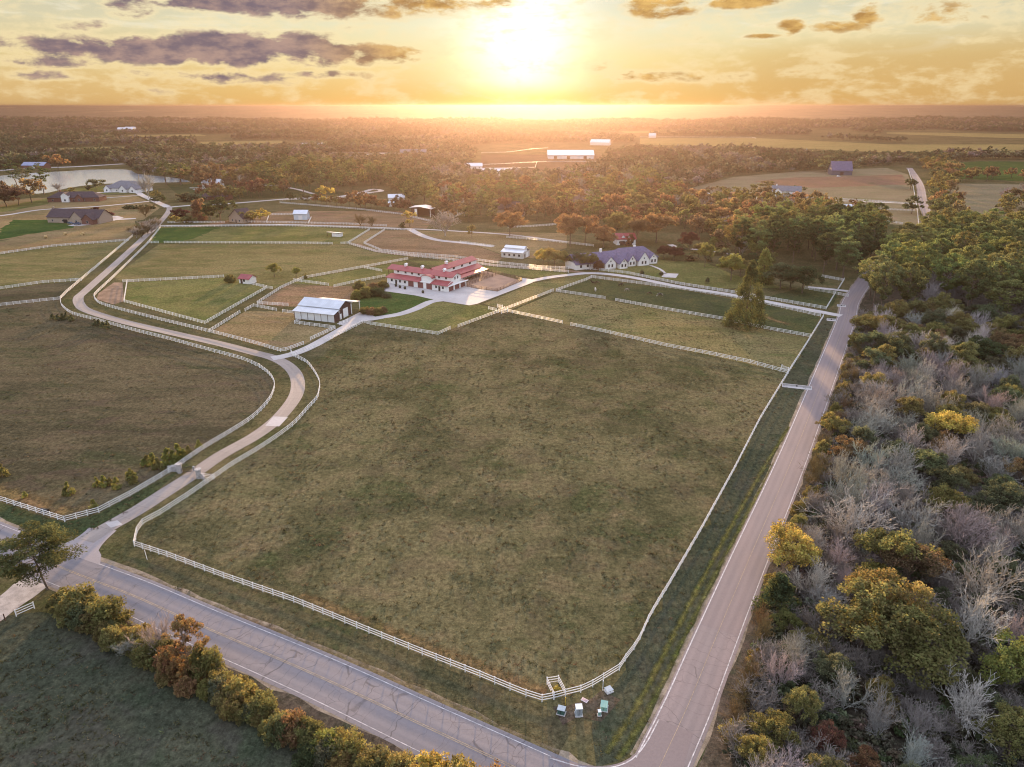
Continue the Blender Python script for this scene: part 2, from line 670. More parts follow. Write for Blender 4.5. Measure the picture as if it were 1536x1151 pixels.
def ring_mesh(name, radii, nth, zf, mat, z0=0):
    V, Fq = [], []
    for r in radii:
        for k in range(nth):
            th = 2 * math.pi * k / nth
            V.append((r * math.sin(th), r * math.cos(th), zf(r, th) + z0))
    for i in range(len(radii) - 1):
        for k in range(nth):
            k2 = (k + 1) % nth
            Fq.append((i * nth + k, (i + 1) * nth + k, (i + 1) * nth + k2, i * nth + k2))
    me = np_mesh(name, V, Fq, smooth=True)
    me.flip_normals()
    o = link(name, me, mat)
    bm = bmesh.new()
    bm.from_mesh(me)
    bmesh.ops.recalc_face_normals(bm, faces=bm.faces)
    if sum(f.normal.z for f in bm.faces) < 0:
        bmesh.ops.reverse_faces(bm, faces=bm.faces)
    bm.to_mesh(me)
    bm.free()
    return tag(o, kind='structure')


def mat_far_land():
    m, t, out = new_mat('wooded_land')
    co = t.n('ShaderNodeTexCoord').outputs['Object']
    a = t.noise(t.scl(co, (1, 1, 1)), .0016, 7, .65)
    b = t.noise(t.scl(co, (1, .6, 1)), .006, 6, .7)
    c = t.noise(co, .03, 5, .7)
    col = t.mix(t.ramp(b, .38, .62), (.035, .034, .022), (.080, .064, .042))
    col = t.mix(t.ramp(c, .45, .7, 0, .6), col, (.11, .085, .045))
    col = t.mix(t.ramp(a, .60, .66, 0, .85), col, (.20, .15, .075))
    h = t.m('ADD', t.m('MULTIPLY', b, 14), t.m('MULTIPLY', c, 12))
    principled(t, out, col, .95, t.bump(h, .5, 1.0), .05)
    return m


M_ground = mat_grass('meadow', (.060, .058, .026), (.115, .098, .048), (.120, .085, .045))
M_far = mat_far_land()
ring_mesh('ground', [0.5, 60, 150, 300, 600, 1000, 1600, 2400, 3300], 96, lambda r, t: 0, M_ground)
rr = [3250]
while rr[-1] < 8300:
    rr.append(rr[-1] * 1.018)
ring_mesh('hills', rr, 288, hill_z, M_far, .3)

# ------------------------------------------------------------------ pastures, verges and yards (sheets)
def gm(name, a, b, c, **k):
    return mat_grass(name, a, b, c, **k)


OLIVE = gm('turf_olive', (.056, .055, .027), (.128, .110, .056), (.120, .088, .052))
BROWN = gm('turf_brown', (.052, .047, .028), (.104, .086, .050), (.085, .064, .042), stretch=(.6, 1.5, 1))
GREEN = gm('turf_green', (.086, .092, .032), (.148, .138, .052), (.17, .135, .058))
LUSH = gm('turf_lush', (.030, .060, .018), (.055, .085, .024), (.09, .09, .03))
DKGREEN = gm('turf_dark_green', (.034, .046, .022), (.065, .072, .030), (.085, .070, .030))  # dark green turf
STRAW = gm('turf_straw', (.150, .112, .056), (.235, .175, .09), (.135, .10, .054), stretch=(.5, 1.6, 1))
MIXED = gm('turf_mixed', (.095, .090, .036), (.165, .140, .064), (.18, .125, .062), stretch=(.6, 1.4, 1))
RUST = gm('turf_rust', (.135, .092, .052), (.215, .145, .085), (.24, .145, .085), stretch=(.5, 1.5, 1))
TANTURF = gm('tan_turf', (.16, .085, .035), (.24, .13, .055), (.10, .075, .035))
MOWN = gm('mown_turf', (.075, .078, .026), (.120, .110, .042), (.055, .06, .026), s=3)


def mown(a, b):
    return gm('mown_turf', (.085, .086, .026), (.130, .118, .042), (.06, .065, .026), s=3, ragged=(a, b))


def paler(a, b):
    return gm('tan_turf', (.115, .082, .040), (.165, .115, .055), (.09, .075, .036), ragged=(a, b))


VERGEB = gm('verge_turf', (.050, .050, .026), (.095, .080, .042), (.06, .06, .028), s=2)
LEAFY = gm('leaf_litter', (.050, .046, .032), (.085, .068, .050), (.12, .095, .070), s=3)
FIELD = gm('far_crop', (.17, .14, .055), (.22, .18, .075), (.15, .12, .05), bump=.1)
PALE = gm('pale_pasture', (.15, .125, .075), (.20, .165, .10), (.125, .105, .06), stretch=(.6, 1.4, 1), bump=.12)
DIRT = mat_paint('bare_soil', (.20, .135, .095), .95, .25, .25, .05, .3)
SAND = mat_paint('arena_sand', (.30, .20, .145), .95, .12, .2, .05, .2)
CONC = mat_paint('concrete', (.40, .375, .365), .85, .10, .12, .15)
SHOULD = mat_paint('dusty_shoulder', (.20, .165, .125), .95, .35, .5, .05, .3)
GRAVELM = mat_paint('pale_gravel', (.36, .32, .29), .95, .2, .6, .05, .3)

MAINF = [(439, 534), (462, 547), (475, 565), (480, 578), (475.5, 600), (462, 615), (439, 640), (396, 671), (350, 699), (320, 719),
         (281, 747), (241, 773), (214.7, 787), (206, 800), (202, 820), (251, 837), (336, 869), (441, 905), (500, 929), (554, 951),
         (633.5, 983.5), (720, 1017.6), (789, 1046), (813, 1053.5), (848, 1045), (889, 1031), (929, 1006), (951, 975), (972, 933),
         (1000, 885), (1051, 798), (1101, 706), (1140, 631), (1182, 561), (1000, 521), (856, 489), (844, 486), (762, 469), (687, 492),
         (657, 503), (555, 488), (544, 485), (488, 514)]
sheet('pasture', Gs(MAINF), .020, OLIVE)
LEFTF = [(199, 355), (101.6, 438.4), (91, 451), (94, 461), (109, 472), (142, 481), (198, 496.6), (251, 509.8), (313.7, 527), (363, 540.5),
         (389.7, 552), (404.6, 563.7), (412, 577), (409.5, 591.7), (401, 606.6), (380, 628), (346.8, 650), (307, 674), (271, 699), (231, 724),
         (195, 745), (148.6, 769.4), (97.4, 783), (66, 773), (0, 752), (-420, 650), (-260, 440), (-60, 470), (0, 459.6), (91, 449.7), (110, 430), (190, 363)]
sheet('pasture', Gs(LEFTF[1:30]), .022, BROWN)
sheet('pasture', Gs([(0, 382), (78, 370.6), (193, 361.5), (122.5, 421.4), (65, 425), (0, 434.5), (-200, 452), (-260, 400)]), .022, MIXED)
sheet('pasture', Gs([(0, 436), (65, 427), (122, 422), (91, 449.7), (0, 459.6), (-120, 470), (-160, 450)]), .022, BROWN)
sheet('pasture', Gs([(192, 424), (336, 416.5), (375, 426.5), (400.6, 433), (307.6, 486.6), (186.4, 453.8)]), .024, GREEN)
sheet('pasture', Gs([(238, 367), (460, 366.5), (521, 367), (564, 379), (611, 385), (612, 390), (455.6, 418), (441, 422), (408, 434), (400, 432), (336, 416), (185, 423), (169, 416)]), .021, MIXED)
sheet('pasture', Gs([(238, 341), (460, 340), (554, 345), (521, 366), (238, 365), (222, 365)]), .023, GREEN)
sheet('dark_grass', Gs([(240, 342), (330, 341), (300, 355), (266, 364.5), (224, 365)]), .033, LUSH, wob=2)  # shadow below the cottage trees, painted in as darker green
sheet('pasture', Gs([(577, 346), (616, 345.5), (660, 362), (700, 364), (760, 385), (740, 395), (680, 386), (614.7, 382), (572, 377), (546, 366)]), .022, RUST)
sheet('pasture', Gs([(554.5, 346), (577, 346), (546, 366), (572, 377), (600, 383), (564, 378), (521.5, 366)]), .024, STRAW)
sheet('pasture', Gs([(620, 346), (850, 350), (850, 372), (800, 388), (760, 384), (700, 363), (660, 361)]), .0225, STRAW)
sheet('pasture', Gs([(455.6, 419), (612, 391), (578, 415), (536, 423), (501, 431), (493, 428.5), (432, 425)]), .024, GREEN)
sheet('pasture', Gs([(432, 427), (493, 429.5), (538, 430), (520, 460), (440, 461), (415, 459), (386, 456.6), (421, 434)]), .025, RUST)
sheet('pasture', Gs([(315, 498.5), (367.8, 467.5), (415, 467), (442, 470), (442, 486), (503, 494), (456, 517), (429, 527), (421, 528)]), .024, STRAW)
sheet('dark_grass', Gs([(540, 447), (600, 432), (655, 449), (640, 453), (600, 470), (560, 476), (540, 470)]), .024, LUSH)  # deep green lawn beside the barn yard
sheet('pasture', Gs([(555, 487), (576, 476), (622, 465), (657, 452), (704, 459), (720, 457), (762, 468), (745, 468), (675, 494), (657, 502)]), .023, GREEN)
sheet('pasture', Gs([(725, 456), (800, 425), (885, 412), (880, 421), (830, 437), (762, 467)]), .0235, MIXED)
sheet('pasture', Gs([(834, 439), (908, 450), (923, 453), (1088, 482), (1156, 497), (1214, 507.5), (1182, 560), (1000, 519), (856, 488), (764, 468)]), .024, MIXED)
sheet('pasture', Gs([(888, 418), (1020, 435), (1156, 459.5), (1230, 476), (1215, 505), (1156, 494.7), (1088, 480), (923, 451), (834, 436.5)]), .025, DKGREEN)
sheet('pasture', Gs([(612, 391), (680, 392), (740, 401), (853, 410), (800, 417), (740, 408), (700, 398), (640, 398)]), .0245, GREEN)
sheet('lawn', Gs([(895, 402), (985, 390), (1060, 395), (1100, 412), (1180, 432), (1080, 433), (1000, 420), (900, 407)]), .024, GREEN)
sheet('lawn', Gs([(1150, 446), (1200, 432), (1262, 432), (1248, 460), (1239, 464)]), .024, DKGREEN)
sheet('verge', Gs([(1000, 886), (1051, 799), (1101, 707), (1140, 632), (1182, 562), (1235, 477), (1255, 476), (1205, 598), (1160, 700), (1039, 958), (968, 1107), (940, 1144), (890, 1144), (880, 1100), (930, 1010), (960, 960)]), .021, gm('verge_grey_green', (.040, .046, .028), (.068, .068, .041), (.072, .060, .036)), wob=1.0)  # dark grey-green turf on the fence side
sheet('bare_patch', Gs([(835, 1058), (862, 1056), (885, 1048), (915, 1046), (925, 1060), (912, 1078), (880, 1082), (850, 1080), (832, 1070)]), .0300, gm('trodden_soil', (.062, .050, .034), (.105, .078, .054), (.055, .052, .032), s=4), wob=1.3)
VRG = catmull(Gs([(905, 1128), (950, 1060), (1010, 945), (1060, 850), (1110, 760), (1150, 690), (1182, 640)]), 6)
strip('mown_strip', VRG, -.4, 1.2, .034, mown(-.4, 1.2))
strip('mown_strip', VRG, 1.3, 2.9, .034, mown(1.3, 2.9))
strip('mown_strip', VRG, 3.0, 4.6, .034, mown(3.0, 4.6))
FRONTV = catmull(Gs([(206, 832), (336, 882), (500, 942), (633, 995), (789, 1062), (860, 1090)]), 5)
strip('verge', FRONTV, -1, 5.6, .0215, VERGEB, wob=.3)
strip('mown_strip', FRONTV, 3.6, 6.4, .034, gm('dry_verge', (.12, .095, .05), (.17, .13, .07), (.07, .07, .035), ragged=(3.6, 6.4)))
strip('tan_grass', catmull(Gs([(441, 900), (500, 924), (554, 946), (633, 978), (720, 1012), (789, 1040), (815, 1048)]), 3), -3.2, .3, .034, paler(-3.2, .3))  # orange-tan strip inside the front fence, ragged at its sides
strip('tan_grass', catmull(Gs([(-60, 722), (0, 742), (66, 763), (97, 772), (140, 760)]), 3), -4.5, 3.0, .034, gm('dry_corner', (.12, .090, .042), (.19, .135, .06), (.08, .07, .035), ragged=(-4.5, 3.0)))  # worn yellowish turf in the field corner
strip('tan_grass', catmull(Gs([(1102, 452), (1156, 478), (1185, 486)]), 4), -2.5, 3.5, .034, paler(-2.5, 3.5))
sheet('verge', Gs([(66, 775), (97, 785), (149, 771), (230, 726), (272, 704), (205, 764), (160, 790), (128, 806), (60, 800), (0, 778), (-200, 722), (-200, 700), (0, 754)]), .0215, DKGREEN)
sheet('field', Gs([(1005, 290), (1100, 266), (1200, 257), (1330, 252), (1362, 262), (1378, 312), (1384, 341), (1300, 333), (1150, 305)]), .03, PALE)
sheet('field', Gs([(1130, 272), (1200, 266), (1300, 264), (1352, 262), (1364, 277), (1250, 281), (1180, 282)]), .05, gm('red_fallow', (.15, .095, .062), (.20, .125, .08), (.16, .115, .07), bump=.12), wob=2)
sheet('field', Gs([(1410, 275), (1536, 277), (1700, 280), (1700, 330), (1536, 345), (1450, 340)]), .03, PALE)
sheet('field', Gs([(1405, 247), (1470, 242), (1700, 245), (1700, 272), (1536, 272), (1425, 268)]), .03, LUSH)
sheet('field', Gs([(960, 208), (1128, 207), (1334, 217), (1700, 217), (1700, 224), (1330, 229), (1180, 222), (960, 217)]), .06, FIELD)
sheet('field', Gs([(1330, 198.5), (1420, 199.5), (1700, 205), (1700, 208.5), (1500, 207), (1330, 201)]), .06, FIELD)
for q_ in ([(300, 213), (420, 211), (440, 216), (300, 219)], [(80, 223), (190, 220), (205, 226), (95, 230)], [(545, 206), (660, 204), (675, 208), (560, 210.5)], [(190, 203), (300, 201.5), (310, 204), (200, 206)], [(930, 197), (1080, 196), (1100, 199), (940, 200)]):
    sheet('field', Gs(q_), .06, FIELD, wob=3)
sheet('field', Gs([(722, 232), (905, 232), (905, 246), (820, 262), (722, 262)]), .03, gm('far_paddock', (.075, .052, .034), (.11, .075, .048), (.09, .07, .045), bump=.08))
sheet('field', Gs([(0, 300), (60, 297), (200, 292), (240, 312), (215, 330), (160, 337), (105, 347), (40, 358), (0, 360), (-150, 370), (-150, 310)]), .023, STRAW)
sheet('lawn', Gs([(0, 346), (20, 330), (72, 330), (112, 338), (108, 342), (40, 352), (0, 360)]), .034, LUSH, wob=1.5)
sheet('lawn', Gs([(-80, 318), (0, 311), (74, 297), (72, 306), (20, 316), (-80, 330)]), .034, GREEN, wob=1.5)
sheet('hay_field', Gs([(0, 362), (60, 352), (110, 342), (200, 325), (206, 345), (193, 360), (78, 369), (0, 381), (-150, 398), (-150, 380)]), .024, STRAW)
sheet('pasture', Gs([(260, 345), (420, 317), (600, 317), (650, 330), (640, 343), (420, 336), (338, 336)]), .022, RUST)
sheet('lawn', Gs([(250, 277), (440, 272), (520, 290), (440, 296), (285, 302), (262, 288)]), .022, DKGREEN)
sheet('lawn', Gs([(100, 284), (160, 279), (205, 290), (150, 292), (100, 293)]), .034, GREEN)
sheet('wood_floor', Gs([(1275, 460), (1300, 440), (1330, 385), (1420, 345), (1700, 350), (3400, 420), (2400, 1000), (1800, 1500), (1100, 1500), (1065, 1120), (1140, 890), (1210, 705), (1245, 610), (1284, 500)]), .024, LEAFY, wob=1)
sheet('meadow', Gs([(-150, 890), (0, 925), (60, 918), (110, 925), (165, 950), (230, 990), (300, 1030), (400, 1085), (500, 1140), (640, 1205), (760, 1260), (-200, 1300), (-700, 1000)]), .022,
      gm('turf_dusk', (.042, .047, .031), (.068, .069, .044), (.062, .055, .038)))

# ------------------------------------------------------------------ roads
def mat_asphalt(name, col, warm, crack=1.0, lane=3.6, joints=0):
    m, t, out = new_mat(name)
    uv = t.n('ShaderNodeUVMap').outputs[0]
    co = t.n('ShaderNodeTexCoord').outputs['Object']
    big = t.noise(t.scl(uv, (.05, .25, 1)), 1.0, 4)
    fine = t.noise(co, 2.5, 4, .7)
    c = t.mix(t.ramp(big, .35, .65), col, warm)
    c = t.mix(t.ramp(fine, .35, .7, 0, .35), c, [x * .72 for x in col])
    # worn wheel tracks
    sep = t.n('ShaderNodeSeparateXYZ')
    t.l(uv, sep.inputs[0])
    for off in (lane * .27, lane * .73, lane * 1.27, lane * 1.73):
        tr = t.ramp(t.m('ABSOLUTE', t.m('SUBTRACT', sep.outputs[1], off)), .55, .1, 0, .22)
        c = t.mix(tr, c, [min(1, x * 1.3) for x in warm])
    if joints:                      # poured slabs: saw-cut joints, each slab its own shade
        sl_ = t.m('FLOOR', t.m('DIVIDE', sep.outputs[0], joints * 3))
        wn = t.n('ShaderNodeTexWhiteNoise', noise_dimensions='1D')
        t.l(sl_, wn.inputs['W'])
        c = t.mix(t.m('MULTIPLY', wn.outputs['Value'], .35), c, [x * .72 for x in col])
        jn = t.ramp(t.m('PINGPONG', sep.outputs[0], joints / 2), .0, .09, .55, 0)
        c = t.mix(jn, c, [x * .4 for x in col])
        st_ = t.noise(t.scl(uv, (.12, .9, 1)), 1.0, 5, .65)
        c = t.mix(t.ramp(st_, .5, .72, 0, .45), c, [x * .6 for x in col])
    if crack:
        wob = t.n('ShaderNodeTexNoise')
        t.l(t.scl(uv, (.35, .35, 1)), wob.inputs['Vector'])
        wob.inputs['Scale'].default_value = 1
        wuv = t.vm('ADD', uv, t.vm('MULTIPLY', t.vm('SUBTRACT', wob.outputs['Color'], (.5, .5, .5)), (2.4, 1.4, 0)))
        tot = None
        for sc, th, seed in (((.34, .075, 1), .008, 0.0), ((.26, .42, 1), .008, 31.0)):
            vo = t.n('ShaderNodeTexVoronoi', feature='DISTANCE_TO_EDGE')
            t.l(t.vm('ADD', t.scl(wuv, sc), (seed, seed, 0)), vo.inputs['Vector'])
            vo.inputs['Scale'].default_value = 1
            k = t.ramp(vo.outputs['Distance'], th * .5, th * 1.6, 1, 0)
            if seed:
                k = t.m('MULTIPLY', k, t.ramp(big, .45, .6))
            tot = k if tot is None else t.m('MAXIMUM', tot, k)
        c = t.mix(t.m('MULTIPLY', tot, .48 * crack), c, (.035, .03, .032))
    principled(t, out, c, .8, t.bump(fine, .35, .03), .25)
    return m


ASPH = mat_asphalt('cracked_asphalt', (.150, .146, .165), (.185, .168, .176), 1.0)
ASPH2 = mat_asphalt('smooth_asphalt', (.160, .138, .145), (.198, .160, .160), 0.0, 3.2)
ASPH3 = mat_asphalt('far_asphalt', (.24, .22, .23), (.28, .25, .25), 0.0, 3)
LINE = mat_paint('road_line_white', (.40, .385, .39), .7, .35, 1.5, .2)
YLINE = mat_paint('road_line_yellow', (.29, .225, .15), .7, .3, 1.5, .2)

up = Gs([(0, 786.5), (125, 837), (226.5, 875), (320.6, 915), (500, 989), (662.8, 1062), (773, 1111), (825.5, 1134.5)])
d0 = (up[0] - up[2]).normalized()
d1 = (up[-1] - up[-3]).normalized()
up = [up[0] + d0 * 260, up[0] + d0 * 60] + up + [up[-1] + d1 * 25, up[-1] + d1 * 140]
FR = catmull(up, 4)                       # the white edge line, travelling towards +x; the carriageway lies to its right
strip('county_road', FR, -.65, 8.3, .036, ASPH)
strip('road_shoulder', FR, -1.5, 8.9, .028, SHOULD, wob=.35)
def cut(P, a, b):
    L, s = [], 0
    for i, p in enumerate(P):
        if i:
            s += (P[i] - P[i - 1]).length
        if a <= s <= b:
            L.append(p)
    return L
def arc(P, q):
    """arc length along P of the point nearest to q"""
    best, s, bs = 1e9, 0, 0
    for i, p in enumerate(P):
        if i:
            s += (P[i] - P[i - 1]).length
        if (p - q).length < best:
            best, bs = (p - q).length, s
    return bs
sA, sB = arc(FR, G(66, 812)), arc(FR, G(150, 846))
sC = arc(FR, G(860, 1149))
strip('road_marking', cut(FR, 0, sA), -.03, .09, .041, LINE)
strip('road_marking', cut(FR, sB, sC), -.03, .09, .041, LINE)
strip('road_marking', FR, 7.54, 7.65, .041, LINE)
strip('road_marking', FR, 3.62, 3.74, .041, YLINE)
strip('road_marking', FR, 3.88, 4.0, .041, YLINE)
strip('leaf_litter', cut(FR, sB + 10, 400), 8.6, 12.5, .031, LEAFY, wob=.5)

rl = Gs([(955, 1133), (968.7, 1107), (1000, 1045), (1039, 958.6), (1095, 838), (1160.7, 700), (1205.6, 598), (1255, 482), (1271, 441), (1322, 383), (1386, 341), (1378, 305), (1374, 276), (1360, 252)])
d0 = (rl[1] - rl[2]).normalized()
rl = [rl[1] + d0 * 22, rl[1] + d0 * 8] + rl[1:]
RR = catmull(rl, 5)                      # travelling away; the carriageway lies to the right
sE = arc(RR, G(1275, 435))
strip('side_road', cut(RR, 0, arc(RR, G(1060, 915))), -.3, 6.9, .040, mat_asphalt('old_asphalt', (.172, .150, .155), (.212, .174, .174), .9, 3.2))
strip('side_road', cut(RR, arc(RR, G(1060, 915)) - 5.2, 9999), -.3, 6.9, .0445, ASPH2)
strip('road_shoulder', cut(RR, 18, 9999), -.8, 7.3, .0285, SHOULD, wob=.25)
strip('road_marking', cut(RR, 16, sE), -.06, .12, .049, LINE)
strip('road_marking', cut(RR, 0, 9999), 6.3, 6.45, .049, LINE)
strip('road_marking', cut(RR, 10, sE), 3.15, 3.22, .049, YLINE)
strip('leaf_litter', cut(RR, 5, sE), 7.1, 9.3, .032, LEAFY, wob=.5)
# rounded corner where the two roads meet
cA, cB = cut(FR, sC - 5, sC + 1)[0], G(985, 1078)
cor = catmull([cA, G(875, 1148), G(915, 1148.5), G(945, 1137), G(966, 1113), cB], 1.2)
far_in = FR[min(range(len(FR)), key=lambda i: (FR[i] - G(1010, 1200)).length)]
sheet('road_corner', cor + [G(1040, 1100), G(1010, 1210), G(900, 1200)], .047, ASPH2)
strip('road_marking', cor, .25, .42, .052, LINE)

# ------------------------------------------------------------------ drives
DRV = catmull(Gs([(205, 289), (230, 302), (254, 312), (236, 338), (219, 353.7), (174.6, 395), (127.7, 437), (118, 446), (119, 456), (132, 466.5), (185, 482.7), (264, 501), (330, 516),
                  (380, 529), (410, 537), (431, 548), (443.5, 562), (447, 578.5), (443, 595), (429, 615), (409.5, 634.7), (380, 656), (330, 684),
                  (287, 714), (251, 737), (204.7, 766.8), (158.5, 793), (128, 812)]), 3)
DRV_M = mat_asphalt('drive_surface', (.235, .205, .190), (.285, .245, .220), 0.0, 2.1, 4.5)
strip('driveway', DRV, -2.1, 2.1, .044, DRV_M)
sheet('driveway_mouth', catmull(Gs([(133, 792), (122, 802), (96, 816), (60, 812)]), 1.5) + Gs([(75, 822), (150, 848)]) + catmull(Gs([(152, 833), (148, 826), (158, 812), (175, 796)]), 1.5), .0395, ASPH3)
sheet('concrete_patch', Gs([(410, 625), (432, 626), (419, 640), (398, 639)]), .048, CONC)
sheet('concrete_patch', Gs([(158, 785), (176, 781), (184, 787), (166, 792)]), .048, CONC)
PTH = catmull(Gs([(690, 449), (668, 450), (657, 451), (644, 453.6), (622.5, 463.8), (599, 471.6), (575.6, 475.5), (556, 479), (538, 481), (521.5, 489.4), (471, 518), (437, 532), (408, 538)]), 3)
strip('driveway', PTH, -2.2, 2.2, .050, CONC)
sheet('yard', Gs([(576.4, 431), (576.4, 437), (622.5, 443.4), (653.8, 450.5), (703.8, 458.3), (716, 456), (799, 424), (797, 419), (783, 417.5), (782.7, 422), (746, 437.6), (714, 433), (695, 429), (668, 438), (581, 422)]), .046, CONC)
sheet('yard', Gs([(505, 486), (541, 468), (556, 472), (566, 477), (538, 484), (524, 491)]), .045, CONC)
strip('driveway', catmull(Gs([(790, 423), (820, 417), (850, 413), (888, 410), (940, 415), (1020, 430.5), (1097, 442.5), (1156, 454), (1230, 468), (1262, 474)]), 4), -2.2, 2.2, .047, CONC)
strip('driveway', catmull(Gs([(888, 411), (853, 406.5), (800, 401.5), (740, 397.5), (680, 388), (614, 383), (568, 377.5), (534, 366)]), 5), -1.6, 1.6, .043, DIRT)
strip('driveway', catmull(Gs([(236, 338.5), (338, 338), (420, 337), (520, 340), (616, 343.5), (660, 345.5), (760, 352), (850, 363)]), 6), -1.6, 1.6, .043, CONC)
strip('driveway', catmull(Gs([(616, 344.5), (626, 350), (640, 356), (660, 361), (690, 364), (740, 370)]), 6), -2.5, 2.5, .047, CONC)
strip('far_road', catmull(Gs([(254, 311), (285, 308.5), (340, 306), (440, 298), (500, 296), (538, 290), (560, 284), (572, 287), (540, 290)]), 8), -3, 3, .05, CONC)
strip('far_road', catmull(Gs([(252, 311), (215, 294), (200, 288), (150, 289), (110, 290)]), 8), -3, 3, .05, CONC)
strip('far_road', catmull(Gs([(214, 293), (160, 297), (110, 300)]), 8), -1.5, 1.5, .052, CONC)
strip('far_road', catmull(Gs([(225, 302), (180, 307), (130, 311), (60, 315), (0, 324), (-100, 332)]), 8), -2.2, 2.2, .052, CONC)
strip('far_road', catmull(Gs([(290, 285), (340, 281), (400, 278), (440, 283), (470, 291)]), 8), -2.2, 2.2, .052, CONC)
strip('driveway', catmull(Gs([(204, 328), (170, 330), (140, 334), (120, 337), (105, 339)]), 5), -3, 3, .05, CONC)
sheet('yard', Gs([(140, 331), (150, 326), (176, 324), (186, 327), (172, 331), (150, 336), (120, 339), (104, 338)]), .052, CONC)
strip('far_road', catmull(Gs([(1015, 288), (1060, 290), (1085, 294), (1094, 299), (1090, 303)]), 8), -3, 3, .05, CONC)
strip('far_road', catmull(Gs([(1000, 297), (1090, 301), (1150, 297), (1250, 301), (1376, 306)]), 10), -2.2, 2.2, .051, CONC)
strip('far_road', catmull(Gs([(500, 235), (530, 233), (560, 231), (580, 230.5)]), 12), -6, 6, .06, CONC)
strip('far_road', catmull(Gs([(384, 232), (470, 229), (560, 229.5), (660, 230.5)]), 20), -5, 5, .06, CONC)
strip('far_road', catmull(Gs([(820, 262), (770, 262.5), (725, 263)]), 12), -4, 4, .06, CONC)
strip('garden_path', catmull(Gs([(975, 398), (990, 404), (998, 411)]), 3), -.8, .8, .046, CONC)
sheet('yard', Gs([(996, 410), (1018, 411), (1014, 417), (992, 416)]), .046, CONC)
strip('driveway', catmull(Gs([(1005, 367), (1020, 372), (1060, 376), (1100, 382)]), 5), -2, 2, .046, CONC)
strip('gravel_drive', catmull(Gs([(78, 842), (60, 868), (30, 892), (0, 912), (-60, 950)]), 2), -3.2, 3.2, .030, GRAVELM, wob=.4)
strip('driveway', catmull(Gs([(1272, 437), (1245, 434), (1212, 431)]), 4), -1.8, 1.8, .05, CONC)
sheet('arena', Gs([(695, 429), (714, 432.5), (746, 437), (782.7, 421.6), (738, 409), (720, 405)]), .056, SAND)
sheet('dirt_paddock', Gs([(171, 424), (184, 424), (186, 452), (170, 457), (145, 449), (148, 440)]), .033, DIRT)

# ------------------------------------------------------------------ lake
def mat_water():
    m, t, out = new_mat('lake_water')
    co = t.n('ShaderNodeTexCoord').outputs['Object']
    n = t.noise(co, .6, 4)
    p = principled(t, out, (.25, .29, .31), .16, t.bump(n, .12, .2), .6)
    return m


sheet('lake', catmull(Gs([(-90, 268), (0, 264), (30.5, 261), (79.5, 258), (101.5, 257), (128.6, 255), (189.6, 254.6), (203, 260), (220, 263), (254, 266), (282, 271), (285, 273.5),
                          (254, 274), (200, 275), (155.7, 276), (132, 278), (101.5, 282.5), (74.5, 289), (56, 291), (20, 287), (-60, 284), (-140, 276)]), 20), .10, mat_water())
strip('lake_dam', catmull(Gs([(-60, 262), (0, 256), (60, 252), (110, 250.5), (185, 246)]), 15), -7, 7, .08, CONC)
# ------------------------------------------------------------------ shared materials for built things
WHITE = mat_paint('white_vinyl', (.76, .75, .74), .45, .05, .4, .35)
WALLW = mat_paint('white_stucco', (.70, .68, .655), .85, .06, .5, .15)
TRIMW = mat_paint('white_trim', (.74, .73, .72), .6, .04, .5, .2)
REDROOF = mat_ribbed('red_metal_roof', (.28, .050, .058), .8, .5, .35, 0, 0, .12)
REDROOF_Y = mat_ribbed('red_metal_roof_side', (.28, .050, .058), .8, .5, .35, 0, 1, .12)
GREYROOF = mat_ribbed('galvanised_roof', (.50, .53, .57), .9, .40, .4, .25, 0, .08)
WHITEMETAL = mat_ribbed('white_metal_wall', (.66, .66, .66), .5, .5, .3, 0, 0, .05)
PALEMETAL = mat_ribbed('pale_metal_roof', (.62, .65, .70), .9, .35, .5, .3, 0, .06)
PURPLE = mat_paint('slate_purple_shingle', (.125, .112, .178), .85, .18, .8, .15, .3)
DARKROOF = mat_paint('dark_shingle', (.070, .052, .058), .85, .18, .8, .15, .3)
GREYSH = mat_paint('grey_shingle', (.16, .16, .18), .85, .15, .8, .15, .3)
BLUEROOF = mat_ribbed('blue_metal_roof', (.23, .27, .42), .9, .45, .4, .2, 0, .08)
BRICKM = mat_paint('red_brick', (.17, .085, .065), .9, .22, 2.5, .1, .3)
TANBRICK = mat_paint('tan_brick', (.36, .28, .22), .9, .15, 2.5, .1, .3)
DKWOOD = mat_paint('dark_timber', (.075, .045, .038), .8, .2, 2.0, .15, .3)
DOORBR = mat_ribbed('maroon_door', (.16, .06, .055), .55, .6, .3, 0, 2, .08)
GLASS = mat_paint('window_glass', (.030, .036, .045), .12, .1, .5, .6)
BLACK = mat_paint('black_iron', (.02, .018, .018), .5, .2, 2, .3)
PIPE = mat_paint('brown_pipe', (.085, .045, .030), .6, .2, 2, .25)
STONE = mat_paint('pale_stone', (.36, .34, .33), .9, .3, 3.0, .1, .6)
GREENBOX = mat_paint('pale_green_enamel', (.21, .37, .31), .55, .08, 2, .35)
GREYBOX = mat_paint('grey_enamel', (.36, .40, .43), .55, .1, 2, .35)
STEEL = mat_paint('dull_steel', (.33, .34, .36), .4, .12, 2, .4, 0, .5)
HAYM = mat_paint('hay', (.46, .33, .16), .95, .25, 3, .05, .6)

# ------------------------------------------------------------------ fences
RAILZ = (.36, .82, 1.28)
_post = None


def post_mesh():
    global _post
    if _post is None:
        b = MB().box(-.065, .065, -.065, .065, -.1, 1.36)
        b.prism([(-.085, 1.36), (.085, 1.36), (.0, 1.45)], 'y', -.085, .085)
        o = b.build('post', WHITE)
        _post = o.data
        bpy.data.objects.remove(o)
    return _post


